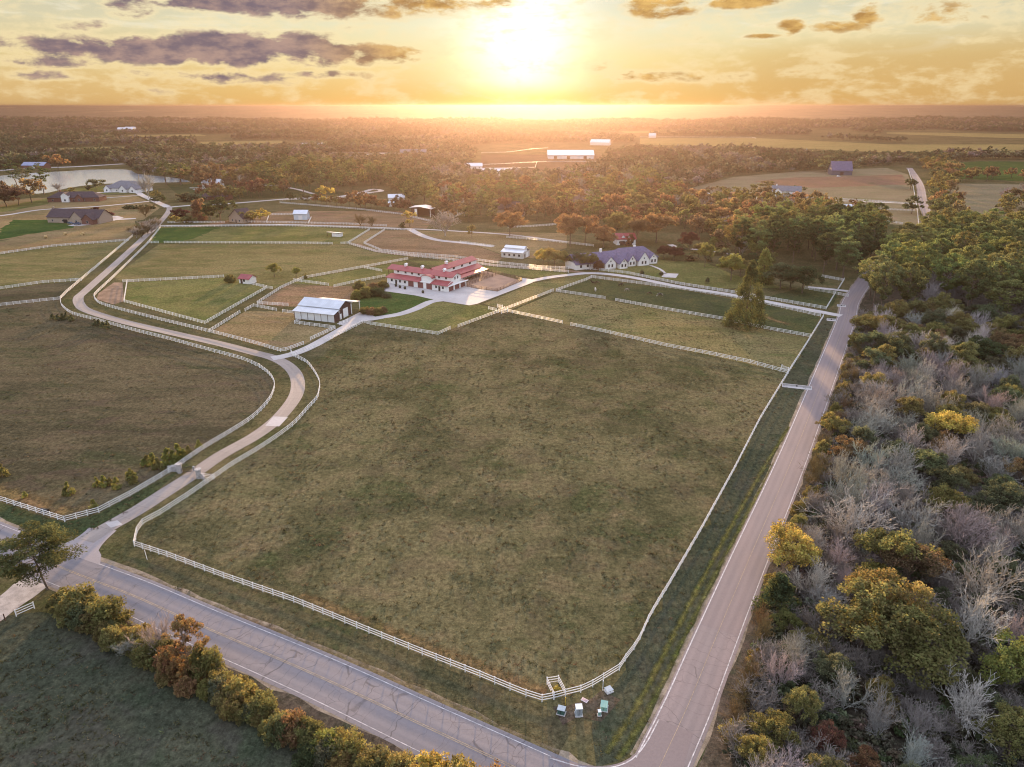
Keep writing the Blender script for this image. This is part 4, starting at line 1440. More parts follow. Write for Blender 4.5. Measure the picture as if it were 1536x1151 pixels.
# --- white pole barn
wb = frame_at('pole_barn', (442, 478), -19, 'white pole barn with a pale blue-grey metal roof and six white side panels', 'barn')
b = MB()
b.prism([(4, -.3), (13.5, -.3), (13.5, 4.6), (8.75, 6.5), (4, 4.6)], 'x', .3, 18.2)
b.build('wall', DKWOOD, wb)
for k in range(6):
    x0 = .15 + k * 3.08
    MB().box(x0 + .12, x0 + 2.95, -.02, .1, .05, 3.2).build('panel', WHITEMETAL, wb)
for k in range(7):
    x0 = .15 + k * 3.08
    MB().box(x0 - .1, x0 + .1, -.06, .14, -.2, 3.35).build('post', DKWOOD, wb)
MB().slab([(-.5, -.6, 3.35), (18.9, -.6, 3.35), (18.9, 4.3, 4.55), (-.5, 4.3, 4.55)], .14).build('lean_to_roof', GREYROOF, wb)
gable_roof(MB(), 0, 18.3, 4, 13.5, 4.9, 6.85, .5, .16).build('roof', GREYROOF, wb)
MB().slab([(2.5, 13.6, 5.4), (20.4, 13.6, 5.4), (20.4, 17.3, 4.75), (2.5, 17.3, 4.75)], .22).build('lean_to_roof', PALEMETAL, wb)
for x in (3, 8.5, 14.2, 20):
    MB().box(x - .12, x + .12, 17.0, 17.24, -.1, 4.5).build('post', TRIMW, wb)
MB().box(18.5, 18.56, .05, 3.9, 0, 3.2).build('shade_wall', DKWOOD, wb)
door(wb, 18.2, 9.0, 3.6, 3.7, 'x+', TRIMW, 'sliding_door')
door(wb, 18.2, 5.3, 1.1, 2.2, 'x+', TRIMW)
for y in (4.05, 13.4):
    MB().box(18.204, 18.4, y - .2, y + .2, 0, 4.5).build('corner_trim', TRIMW, wb)

# --- white house with purple-grey roofs
ph = frame_at('farmhouse', (906, 405), 24, 'white farmhouse with many gables under purple-grey shingle roofs', 'house')
b = MB()
b.box(-14, 36, 5, 17, -.3, 3.3)
b.build('wall', WALLW, ph)
hip_roof(MB(), 10, 36, 4, 18, 3.3, 8.4, .6, 5).build('roof', PURPLE, ph)
gable_roof(MB(), -14, 13, 5, 17, 3.3, 7.4, .6).build('roof', PURPLE, ph)
for (x0, x1, y0, ze, zr, yb) in ((1, 7.5, .5, 3.2, 6.3, 11), (8.6, 13.2, -1.8, 3.0, 5.4, 11), (16, 20.5, 1.5, 3.2, 6.0, 11), (21.6, 28.4, .4, 3.2, 7.4, 11), (30, 35, 2.5, 3.2, 5.6, 11)):
    gb = MB()
    gable_walls(gb, x0, x1, y0, y0 + 4.4, ze, zr, 'y')
    g = gb.build('gable', WALLW, ph)
    gable_roof(MB(), x0, x1, y0, yb, ze + .05, zr + .15, .4, .16, 'y').build('gable_roof', PURPLE, g)
    window(g, (x0 + x1) / 2 - 1.0, y0, .9, 1.0, 1.6)
    window(g, (x0 + x1) / 2 + 1.0, y0, .9, 1.0, 1.6)
    window(g, (x0 + x1) / 2, y0, 3.6, .7, .8)
for x in (-11, -7, -3):
    window(ph, x, 5, 1.0, 1.3, 1.5)
door(ph, 14.8, 5, 1.6, 2.5, mat=DKWOOD)
door(ph, 21.2, 5, 1.4, 2.5, mat=DKWOOD)
for x, y in ((4, 11), (26, 12)):
    MB().box(x - .6, x + .6, y - .5, y + .5, 4, 8.9).build('chimney', WALLW, ph)


def simple_house(name, px, ang, w, d, ze, zr, wall, roof, label, cat, wins=3, hip=False, doors=((.5, 1.1, 2.2),), doormat=None, side_win=0, chimney=None, gables=(), axis='x', wz=1.0, ww=1.2, wh=1.3, vents=0):
    r = frame_at(name, px, ang, label, cat)
    b = MB()
    if hip:
        b.box(0, w, 0, d, -.3, ze)
        b.build('wall', wall, r)
        hip_roof(MB(), 0, w, 0, d, ze, zr, .6).build('roof', roof, r)
    else:
        gable_walls(b, 0, w, 0, d, ze, zr, axis)
        b.build('wall', wall, r)
        gable_roof(MB(), 0, w, 0, d, ze + .12, zr + .14, .5, .16, axis).build('roof', roof, r)
    for k in range(wins):
        window(r, w * (k + .5) / wins, 0, wz, ww, wh)
    for k in range(side_win):
        window(r, w, d * (k + .5) / side_win, wz, ww, wh, 'x+')
    for (fx, dw, dh) in doors:
        door(r, w * fx, -.01 if wins else 0, dw, dh, mat=doormat or DKWOOD)
    for (fx, gw, gd_, gze, gzr, gmat, groof) in gables:
        x0 = w * fx - gw / 2
        gb = MB()
        gable_walls(gb, x0, x0 + gw, -gd_, d * .3, gze, gzr, 'y')
        g = gb.build('gable', gmat, r)
        gable_roof(MB(), x0, x0 + gw, -gd_, d * .5, gze + .05, gzr + .15, .4, .15, 'y').build('gable_roof', groof, g)
        window(g, x0 + gw / 2, -gd_, 1.0, 1.4, 1.6)
    if chimney:
        MB().box(w * chimney - .5, w * chimney + .5, d / 2 - .5, d / 2 + .5, ze, zr + 1.4).build('chimney', wall, r)
    for k in range(vents):
        x = w * (k + .5) / vents
        MB().box(x - .6, x + .6, d * .25 - .6, d * .25 + .6, (ze + zr) / 2, (ze + zr) / 2 + .5).build('skylight', GLASS, r)
    return r


# grey workshop with a raised roof
gw = frame_at('workshop', (752, 386), -24, 'pale grey metal workshop with a raised ridge roof and four front windows', 'workshop')
MB().box(0, 13.2, 0, 10, -.3, 3.4).build('wall', mat_ribbed('greige_wall', (.50, .48, .45), .5, .6, .3), gw)
MB().box(.6, 12.6, 3.4, 7.6, 3.4, 5.3).build('upper_wall', WHITEMETAL, gw)
MB().slab([(-.3, -.5, 3.35), (13.5, -.5, 3.35), (13.5, 3.38, 4.5), (-.3, 3.38, 4.5)], .15).build('skirt_roof', PALEMETAL, gw)
MB().slab([(-.3, 7.62, 4.5), (13.5, 7.62, 4.5), (13.5, 10.5, 3.35), (-.3, 10.5, 3.35)], .15).build('skirt_roof', PALEMETAL, gw)
gable_roof(MB(), .6, 12.6, 3.4, 7.6, 5.35, 6.2, .35, .14).build('upper_roof', PALEMETAL, gw)
for x in (2, 5, 8, 11):
    window(gw, x, 0, 1.1, 1.3, 1.3)
door(gw, 13.2, 3, 1.1, 2.2, 'x+', DKWOOD)
door(gw, 13.2, 6.5, 3, 2.9, 'x+', TRIMW, 'roller_door')

simple_house('guest_house', (925, 368), 8, 12, 8, 3.8, 6.6, WALLW, REDROOF, 'white guest house with a red roof and two white dormers behind the purple roofed farmhouse', 'house', 3,
             gables=((.35, 2.2, -.6, 5.0, 6.0, TRIMW, REDROOF), (.66, 2.0, -.6, 5.0, 6.0, TRIMW, REDROOF)), doors=((.3, 3, 2.5), (.7, 3, 2.5)))
simple_house('paddock_shed', (359, 425), -22, 6.2, 5, 2.6, 4.0, WALLW, REDROOF, 'tiny white shed with a red roof at the pentagon paddock', 'shed', 1, doors=((.25, 1.2, 2.1),), side_win=0)
simple_house('metal_shed', (441, 330), -2, 10, 7, 4.6, 6.8, mat_ribbed('blue_grey_wall', (.48, .54, .60), .5, .6, .3), PALEMETAL, 'pale blue-grey metal shed standing alone above the long concrete lane', 'shed', 0, doors=((.5, 3, 3.2),), doormat=WHITEMETAL)
rs = frame_at('run_in_shed', (491, 354.5), -22, 'small open fronted pale shed in the upper pasture', 'shed')
b = MB().box(3.6, 9.5, .1, 4, -.1, 2.2)
b.build('wall', WALLW, rs)
MB().slab([(-.3, -.5, 2.9), (9.8, -.5, 2.9), (9.8, 4.4, 2.2), (-.3, 4.4, 2.2)], .14).build('roof', TRIMW, rs)
for x in (.1, 3.5):
    MB().box(x - .1, x + .1, 0, .2, -.1, 2.7).build('post', DKWOOD, rs)
simple_house('brick_house', (72, 334), -9, 42, 15, 4.2, 9.2, TANBRICK, DARKROOF, 'long brick house with a dark maroon roof beside the bright green lawn', 'house', 5,
             gables=((.62, 11, 3, 3.6, 8.6, TANBRICK, DARKROOF), (.86, 9, 4.5, 3.6, 7.2, BRICKM, DARKROOF)), chimney=.02, doors=((.35, 3.4, 2.6),), doormat=BLACK)
simple_house('brick_house', (72, 303.5), 6, 44, 15, 3.6, 8.2, BRICKM, DARKROOF, 'red brick house with a tall white entrance arch near the lake', 'house', 5, hip=True,
             gables=((.36, 6, 2.5, 6, 8.2, TRIMW, DARKROOF), (.62, 7, 1.5, 3.4, 6.5, BRICKM, DARKROOF)), chimney=.2)
simple_house('lake_house', (157, 288), -12, 38, 22, 3.6, 10.2, WALLW, GREYSH, 'white lake house with a broad grey hip roof and front gables', 'house', 4, hip=True,
             gables=((.12, 7, 2, 3.4, 6.6, TRIMW, GREYSH), (.60, 8, 2.5, 3.4, 7, TRIMW, GREYSH), (.9, 7, 3, 3.4, 6.6, TRIMW, GREYSH)))
simple_house('cottage', (344, 333), -30, 15, 11, 3.6, 9.5, TANBRICK, DARKROOF, 'steep gabled cottage between the dark round tree and golden bushes', 'house', 2, axis='y', side_win=2)
simple_house('barn_shed', (583, 304), 8, 14, 10, 4.2, 6.6, WALLW, PALEMETAL, 'low white building with a pale roof behind the row of young trees', 'barn', 3, doors=((.8, 3, 2.8),))
simple_house('lean_to', (583, 310), 8, 8, 6, 2.6, 3.6, WALLW, PALEMETAL, 'small pale roofed shed just below the low white building', 'shed', 1)
cp = frame_at('hay_shed', (617, 325), -14, 'open hay shed with a bright sloping roof at the wood edge', 'shed')
MB().slab([(-1, -1, 7.0), (8, -1, 7.8), (8, 12, 7.8), (-1, 12, 7.0)], .2).build('roof', PALEMETAL, cp)
MB().slab([(8.01, -1, 7.8), (17, -1, 6.2), (17, 12, 6.2), (8.01, 12, 7.8)], .2).build('roof', PALEMETAL, cp)
MB().box(0, 3, 0, 11, -.3, 6.7).box(3.01, 15.8, 8, 11, -.3, 5.6).build('wall', DKWOOD, cp)
MB().box(3.02, 5, -.2, 0, 0, 6.0).build('corner_trim', TRIMW, cp)
MB().box(15.6, 15.9, -.2, .1, 0, 5.8).build('post', TRIMW, cp)
simple_house('chimney_house', (742, 325), -10, 22, 12, 6.0, 11, TANBRICK, DARKROOF, 'house with a white outlined gable half hidden in the reddish wood', 'house', 3, axis='x', chimney=.95, side_win=1)
ab = frame_at('arena_barn', (822, 238.5), -1, 'very long white arena barn in the glowing far paddocks', 'barn')
gable_walls(MB(), 0, 74, 0, 40, 6, 12.5).build('wall', WHITEMETAL, ab)
gable_roof(MB(), 0, 74, 0, 40, 6.1, 12.7, 1, .3).build('roof', PALEMETAL, ab)
for x in (12, 33, 60):
    door(ab, x, 0, 5, 4.5, mat=DKWOOD)
st = frame_at('stable_block', (723, 265.5), 2, 'long low white stables with three gabled bays in front of the sunlit paddocks', 'stable')
gable_walls(MB(), 0, 42, 0, 14, 4.5, 9).build('wall', WALLW, st)
gable_roof(MB(), 0, 42, 0, 14, 4.6, 9.2, .8, .25).build('roof', PALEMETAL, st)
for x in (4, 21, 36):
    g = gable_walls(MB(), x - 4, x + 4, -4, 4, 4, 7.5, 'y').build('gable', WALLW, st)
    gable_roof(MB(), x - 4, x + 4, -4, 5, 4.1, 7.7, .6, .2, 'y').build('gable_roof', PALEMETAL, g)
simple_house('far_house', (697, 254), 5, 24, 12, 4, 7.5, WALLW, PALEMETAL, 'pale house left of the long white stables, among glowing trees', 'house', 3)
simple_house('far_house', (600, 235), 2, 45, 18, 5, 11, BRICKM, GREYSH, 'wide grey roofed house at the end of the far white road', 'house', 3)
simple_house('far_house', (303, 280), -10, 20, 10, 4, 7.5, WALLW, PALEMETAL, 'pale roofed house under trees, right of the lake shore', 'house', 3)
simple_house('far_house', (366, 285), 5, 17, 10, 3.4, 6.5, TANBRICK, GREYSH, 'low grey roofed house between the trees above the cottage', 'house', 2)
simple_house('far_house', (304, 300), -5, 24, 10, 3.2, 7.0, BRICKM, DARKROOF, 'dark roofed bungalow hidden by bushes above the cottage', 'house', 3)
simple_house('boat_house', (33, 253), -4, 32, 14, 4.2, 8.0, BRICKM, BLUEROOF, 'lakeside lodge with a blue metal roof and red walls', 'house', 4, doors=((.5, 5, 3),), doormat=TRIMW)
simple_house('far_house', (1157, 294), -18, 26, 14, 5, 9, WALLW, GREYSH, 'grey roofed white house with two chimneys in the pale far pasture', 'house', 4, gables=((.2, 8, 3, 4.5, 7.5, WALLW, GREYSH),), chimney=.15)
simple_house('far_barn', (1247, 263), -8, 24, 18, 6, 16, mat_paint('charcoal_siding', (.10, .095, .12), .8, .1, 1), PURPLE, 'dark barn with a steep slate roof at the edge of the pale far pasture', 'barn', 0, doors=((.5, 4, 4),))
simple_house('stable', (1260, 321), -2, 15, 9, 4.0, 6.8, mat_ribbed('blue_white_wall', (.46, .55, .64), .5, .6, .3), BLUEROOF if False else PALEMETAL, 'pale blue metal stable standing in the far paddock beyond the pines', 'stable', 4, doors=())
for i, (px, py, w, lab) in enumerate(((157, 191, 60, 'white roof gleaming among the far woods, leftmost'), (176, 197, 70, 'pale roof among the far woods above the lake'), (187, 196, 50, 'small pale roof beside another in the far woods'),
                                      (454, 225, 60, 'white roof showing above the far white road'), (885, 218, 60, 'pale roof behind the end of the long arena barn'), (973, 207, 26, 'tiny white hut beside the pale crop field'))):
    simple_house('far_house', (px, py), rnd.uniform(-20, 20), w * .7, w * .35, 6, 12, WALLW, PALEMETAL, lab, 'house', 0, doors=())

# ------------------------------------------------------------------ hay bales, vehicles, small yard things
for i, (px, py, lab) in enumerate(((69, 357.5, 'round hay bale farthest from the upper drive'), (98, 353, 'round hay bale in the middle of the three in the hay field'), (124, 353, 'round hay bale nearest the upper drive'))):
    r = empty('hay_bale', G(px, py), R(25 + 30 * i))
    tag(r, lab, 'hay bale', 'round hay bales in the hay field')
    n = 18
    prof = [(1.0 * math.cos(2 * math.pi * k / n), 1.0 + 1.0 * math.sin(2 * math.pi * k / n)) for k in range(n)]
    MB().prism(prof, 'x', -.75, .75).build('bale', HAYM, r)
    for x in (-.4, 0, .4):
        q = [(1.015 * math.cos(2 * math.pi * k / n), 1.0 + 1.015 * math.sin(2 * math.pi * k / n)) for k in range(n)]
        MB().prism(q, 'x', x - .02, x + .02).build('twine', DKWOOD, r)


def car(px, py, ang, col, label, cat='car', pickup=False):
    r = empty('parked_' + ('pickup' if pickup else 'car'), G(px, py, .05), R(ang))
    tag(r, label, cat)
    m = mat_paint('car_paint', col, .3, .03, 1, .6)
    if pickup:
        prof = [(-2.7, .35), (2.7, .35), (2.7, .95), (1.5, 1.1), (.9, 1.7), (-.6, 1.75), (-.75, 1.1), (-2.7, 1.1)]
        cab = [(1.3, 1.15), (.85, 1.62), (-.5, 1.66), (-.62, 1.15)]
    else:
        prof = [(-2.3, .35), (2.3, .35), (2.3, .8), (1.3, .98), (.6, 1.5), (-1.2, 1.55), (-2.2, 1.0)]
        cab = [(1.15, 1.02), (.55, 1.42), (-1.15, 1.46), (-1.9, 1.02)]
    MB().prism(prof, 'y', -.92, .92).build('body', m, r)
    MB().prism(cab, 'y', -.935, .935).build('side_window', GLASS, r)
    for x in (-1.5, 1.5):
        for y in (-.9, .9):
            w = MB().tube([(x, y - .12, .34), (x, y + .12, .34)], .36, 14).build('wheel', BLACK, r)
            MB().tube([(x, y - .13, .34), (x, y + .13, .34)], .19, 10).build('rim', STEEL, w)
    for y in (-.6, .6):
        MB().box(2.3 if not pickup else 2.7, (2.3 if not pickup else 2.7) + .03, y - .2, y + .2, .6, .76).build('headlight', TRIMW, r)


car(116, 337, -8, (.05, .08, .14), 'dark blue pickup parked beside the tan brick house', 'pickup', True)
car(106, 336, -30, (.10, .14, .20), 'grey blue car parked against the tan brick house')
car(1258, 265.5, 10, (.65, .65, .66), 'white car parked before the dark steep roofed barn')
car(937, 382.5, 70, (.60, .60, .62), 'white car between the guest house and the farmhouse')


# ------------------------------------------------------------------ horses
def skin_mesh(nodes, edges, sub=1):
    me = bpy.data.meshes.new('skin')
    me.from_pydata([n[0] for n in nodes], edges, [])
    o = bpy.data.objects.new('skin', me)
    C.objects.link(o)
    md = o.modifiers.new('s', 'SKIN')
    for i, n in enumerate(nodes):
        r = n[1] if hasattr(n[1], '__len__') else (n[1], n[1])
        me.skin_vertices[0].data[i].radius = r
        me.skin_vertices[0].data[i].use_root = i == 0
    md.use_smooth_shade = True
    sb = o.modifiers.new('u', 'SUBSURF')
    sb.levels = sb.render_levels = sub
    bpy.context.view_layer.update()
    ev = o.evaluated_get(bpy.context.evaluated_depsgraph_get())
    m2 = bpy.data.meshes.new_from_object(ev)
    bpy.data.objects.remove(o)
    return m2


def horse_meshes(graze):
    N = [((-.62, 0, 1.22), (.27, .30)), ((-.15, 0, 1.16), (.27, .31)), ((.35, 0, 1.18), (.26, .30)), ((.68, 0, 1.28), (.20, .25))]
    Ed = [(0, 1), (1, 2), (2, 3)]
    if graze:
        N += [((.98, 0, 1.10), (.13, .19)), ((1.28, 0, .74), (.10, .14)), ((1.42, 0, .50), (.10, .13)), ((1.50, .0, .26), (.075, .09)), ((1.51, 0, .12), (.06, .07))]
    else:
        N += [((.90, 0, 1.58), (.14, .20)), ((1.05, 0, 1.86), (.10, .14)), ((1.22, 0, 1.92), (.10, .12)), ((1.46, 0, 1.80), (.075, .09)), ((1.58, 0, 1.72), (.06, .07))]
    Ed += [(3, 4), (4, 5), (5, 6), (6, 7), (7, 8)]
    b = len(N)
    e = 5 if not graze else 5
    hx, _, hz = N[6][0]
    for s in (-1, 1):
        k = len(N)
        N += [((hx - .02, s * .06, hz + .10), .03), ((hx - .03, s * .085, hz + .22), .018)]
        Ed += [(6, k), (k, k + 1)]
        # front leg: shoulder, elbow, knee, fetlock, hoof
        k = len(N)
        st_ = .10 if s > 0 else -.05
        N += [((.58, s * .15, .92), (.12, .12)), ((.58 + st_ * .4, s * .15, .55), (.065, .065)), ((.58 + st_, s * .15, .16), (.045, .045)), ((.62 + st_, s * .15, .03), (.065, .06))]
        Ed += [(2, k), (k, k + 1), (k + 1, k + 2), (k + 2, k + 3)]
        k = len(N)
        st_ = -.08 if s > 0 else .08
        N += [((-.60, s * .16, .90), (.16, .14)), ((-.52 + st_ * .3, s * .16, .72), (.09, .09)), ((-.72 + st_, s * .16, .50), (.06, .06)), ((-.68 + st_, s * .16, .16), (.045, .045)), ((-.64 + st_, s * .16, .03), (.065, .06))]
        Ed += [(0, k), (k, k + 1), (k + 1, k + 2), (k + 2, k + 3), (k + 3, k + 4)]
    body = skin_mesh(N, Ed)
    tail = skin_mesh([((-.86, 0, 1.30), .05), ((-.98, 0, 1.05), .075), ((-1.0, 0, .72), .06), ((-.98, 0, .42), .025)], [(0, 1), (1, 2), (2, 3)])
    p = [N[3][0], N[4][0], N[5][0], N[6][0]]
    mane = skin_mesh([((p[0][0] - .05, .0, p[0][2] + .22), .03), ((p[1][0] + (.05 if graze else -.13), 0, p[1][2] + .17), .05), ((p[2][0] + (.07 if graze else -.10), 0, p[2][2] + .12), .05), ((p[3][0], 0, p[3][2] + .11), .03)], [(0, 1), (1, 2), (2, 3)])
    return body, tail, mane


HM = {True: horse_meshes(True), False: horse_meshes(False)}


def horse(px, py, ang, coat, hair, graze, label, patch=None, s=1.12):
    r = empty('horse', G(px, py), R(ang))
    r.scale = (s, s, s)
    tag(r, label, 'horse', 'horses in the paddock')
    m, t, out = new_mat('coat')
    co = t.n('ShaderNodeTexCoord').outputs['Object']
    n = t.noise(co, 1.4, 2, .4)
    c = t.mix(t.ramp(n, .50, .54), coat, patch) if patch else t.mix(t.ramp(n, .3, .7), [x * .85 for x in coat], coat)
    principled(t, out, c, .6, None, .2)
    hm = mat_paint('horse_hair', hair, .8, .2, 5, .1)
    for nm, me, mt in zip(('body', 'tail', 'mane'), HM[graze], (m, hm, hm)):
        o = link(nm, me.copy(), mt, r)


DKB, BLK = (.035, .020, .014), (.012, .010, .010)
horse(890, 427.5, 185, DKB, BLK, False, 'dark brown horse standing with raised head at the fence end of the paddock')
horse(897, 426.5, 160, (.09, .05, .03), BLK, True, 'bay horse grazing close behind the standing dark brown horse', s=1.0)
horse(893, 437, 95, (.62, .57, .52), (.55, .5, .45), True, 'white horse grazing near the west corner of the paddock')
horse(930.5, 430, 20, BLK, BLK, True, 'black horse grazing alone in the middle of the paddock')
horse(941, 437.5, 200, (.30, .25, .20), (.12, .09, .07), True, 'grey-tan horse grazing below the black one')
horse(973, 442.5, 10, (.05, .03, .02), BLK, True, 'small dark horse grazing left of the patched horse', s=.95)
horse(990.5, 445, 185, (.03, .022, .02), (.5, .46, .42), True, 'dark horse with white patches grazing at the east side of the group', patch=(.60, .56, .52))
# ------------------------------------------------------------------ vegetation: meshes shared by all copies
rng = np.random.default_rng(11)
LEAF = mat_leaf('leaf')
LEAF_FAR = mat_leaf('leaf_far', True, .30)
BARK = mat_bark('bark', (.17, .125, .095))
TWIG = mat_bark('pale_twig', (.30, .27, .27), True)


def unit(n):
    v = rng.normal(size=(n, 3))
    return v / np.linalg.norm(v, axis=1, keepdims=True)


def cards(cen, clump, size, aspect=.6, flat=0.0, out=None):
    """leaf cards round centres cen (n,3). clump (n,) is each card's clump tone 0..1"""
    n = len(cen)
    a = unit(n)
    a[:, 2] *= (1 - flat)
    if out is not None:
        a = a + out * .6
    a /= np.linalg.norm(a, axis=1, keepdims=True)
    b = np.cross(a, unit(n))
    b /= np.linalg.norm(b, axis=1, keepdims=True) + 1e-9
    s = (size * rng.uniform(.6, 1.35, n))[:, None]
    u, w = a * s * .5, b * s * .5 * aspect
    V = np.empty((n, 4, 3))
    V[:, 0] = cen - u
    V[:, 1] = cen - u * .1 + w
    V[:, 2] = cen + u
    V[:, 3] = cen + u * .1 - w
    Fq = np.arange(n * 4).reshape(n, 4)
    var = np.clip(clump * .55 + rng.uniform(0, .45, n), 0, 1)
    warm = np.clip(clump * .3 + rng.uniform(0, .7, n), 0, 1)
    return V.reshape(-1, 3), Fq, var, warm


def clump_cards(C0, rad, per, size, aspect=.6, squash=.75, shell=.55):
    """clumps: centres C0 (k,3), radius rad (k,), per cards each, mostly towards the clump's outside"""
    k = len(C0)
    d = unit(k * per)
    r = rng.uniform(shell ** 3, 1, k * per) ** (1 / 3)
    idx = np.repeat(np.arange(k), per)
    off = d * (r * np.repeat(rad, per))[:, None]
    off[:, 2] *= squash
    cen = C0[idx] + off
    tone = np.repeat(rng.uniform(0, 1, k), per)
    return cards(cen, tone, size, aspect, out=d * np.array([1, 1, squash]))


def tubes(segs, sides=4):
    """segs: list of (p0, p1, r0, r1)"""
    S = np.array([[*a, *b, r, q] for a, b, r, q in segs], float)
    p0, p1, r0, r1 = S[:, :3], S[:, 3:6], S[:, 6], S[:, 7]
    d = p1 - p0
    d /= np.linalg.norm(d, axis=1, keepdims=True) + 1e-9
    ref = np.where(np.abs(d[:, 2:3]) < .9, np.array([[0, 0, 1.]]), np.array([[1., 0, 0]]))
    a = np.cross(d, ref)
    a /= np.linalg.norm(a, axis=1, keepdims=True)
    b = np.cross(d, a)
    n = len(S)
    V = np.empty((n, 2, sides, 3))
    for k in range(sides):
        w = 2 * math.pi * k / sides
        o = a * math.cos(w) + b * math.sin(w)
        V[:, 0, k] = p0 + o * r0[:, None]
        V[:, 1, k] = p1 + o * r1[:, None]
    base = (np.arange(n) * 2 * sides)[:, None]
    Fq = []
    for k in range(sides):
        k2 = (k + 1) % sides
        Fq.append(np.concatenate([base + k, base + k2, base + sides + k2, base + sides + k], 1))
    return V.reshape(-1, 3), np.concatenate(Fq)


def limb(p, q, r0, r1, n=4, wob=.06):
    """crooked limb from p to q as segments"""
    p, q = np.array(p, float), np.array(q, float)
    L = np.linalg.norm(q - p)
    pts = [p + (q - p) * i / n + (rng.normal(size=3) * wob * L * (0 < i < n)) for i in range(n + 1)]
    return [(pts[i], pts[i + 1], r0 + (r1 - r0) * i / n, r0 + (r1 - r0) * (i + 1) / n) for i in range(n)], pts


def leaf_mesh(name, parts):
    V, Fq, va, wa, k = [], [], [], [], 0
    for v, f, a, w in parts:
        V.append(v)
        Fq.append(f + k)
        va.append(a)
        wa.append(w)
        k += len(v)
    return np_mesh(name, np.concatenate(V), np.concatenate(Fq), {'var': np.concatenate(va), 'warm': np.concatenate(wa)})


def wood_mesh(name, segs, sides=5):
    v, f = tubes(segs, sides)
    return np_mesh(name, v, f, smooth=True)


def merge_mesh(name, leafparts, segs, sides=4):
    """one mesh with slot 0 leaf, slot 1 bark (for trees too far off to show parts)"""
    V, Fq, va, wa, mi, k = [], [], [], [], [], 0
    for v, f, a, w in leafparts:
        V.append(v); Fq.append(f + k); va.append(a); wa.append(w); mi.append(np.zeros(len(f), int)); k += len(v)
    if segs:
        v, f = tubes(segs, sides)
        V.append(v); Fq.append(f + k); va.append(np.full(len(f), .5)); wa.append(np.full(len(f), .5)); mi.append(np.ones(len(f), int))
    return np_mesh(name, np.concatenate(V), np.concatenate(Fq), {'var': np.concatenate(va), 'warm': np.concatenate(wa)}, np.concatenate(mi))


# every maker returns (leaf parts, wood segments) for a tree of unit height 1 scaled to h metres, crown width w
def pine_parts(h, w, nb, per, size, low=.42, rag=1.0, sq=.62):
    segs, _p = limb((0, 0, -.2), (rng.normal() * .4, rng.normal() * .4, h * .93), h * .014, h * .004, 7, .012)
    tops = [s[0] for s in segs] + [segs[-1][1]]
    C0, rad = [], []
    for i in range(nb):
        f = low + (1 - low) * (i + .5) / nb
        z = h * f
        t = f * .93
        base = np.array([np.interp(t * 7, range(8), [q[k] for q in tops]) for k in range(3)])
        prof = math.sin(math.pi * min(1, (1 - f) / (1 - low) * .80 + .14)) ** .8
        L = w * .5 * prof * rng.uniform(.55, 1.12)
        ang = i * 2.4 + rng.normal() * .5
        tip = base + np.array([math.cos(ang) * L, math.sin(ang) * L, L * rng.uniform(.05, .45)])
        sg, pts = limb(base, tip, .035 + .008 * L, .02, 3, .05)
        segs += sg
        r = (w * .115) * rng.uniform(.75, 1.25) * rag
        C0.append(pts[-1]); rad.append(r)
        if L > w * .22:
            C0.append(pts[2] + rng.normal(size=3) * .3); rad.append(r * .85)
    C0.append(tops[-1] + np.array([0, 0, h * .02])); rad.append(w * .13)
    return [clump_cards(np.array(C0), np.array(rad), per, size, .34, sq, .35)], segs


def broad_parts(h, w, nc, per, size, low=.22, dome=.85, sq=.8, limbs=7):
    segs, pts = limb((0, 0, -.2), (rng.normal() * .2, rng.normal() * .2, h * .38), h * .022, h * .016, 3, .03)
    fork = pts[-1]
    cz, rz = h * (low + 1) / 2, h * (1 - low) / 2
    # lopsided crown made of a few big boughs, each carrying clumps
    C0, rad = [], []
    nb = limbs
    for k in range(nb):
        a = 2 * math.pi * k / nb + rng.normal() * .3
        el = rng.uniform(-.75, .95) if k else 1.3
        R_ = rng.uniform(.50, .78)
        bc = np.array([math.cos(a) * math.cos(el) * w * .5 * R_, math.sin(a) * math.cos(el) * w * .5 * R_, cz + math.sin(el) * rz * R_])
        sg, _q = limb(fork, bc, h * .012, .03, 4, .06)
        segs += sg
        m = max(3, nc // nb)
        br = min(w, h) * rng.uniform(.20, .28)
        d = unit(m)
        d[:, 2] = np.abs(d[:, 2]) * .8 - .25 * rng.random(m)
        for q in d:
            c = bc + q * br * rng.uniform(.75, 1.15)
            C0.append(c)
            rad.append(min(w, h) * rng.uniform(.07, .12))
            if rng.random() < .4:
                segs.append((bc, c, .03, .012))
    return [clump_cards(np.array(C0), np.array(rad), per, size, .7, sq, .3)], segs


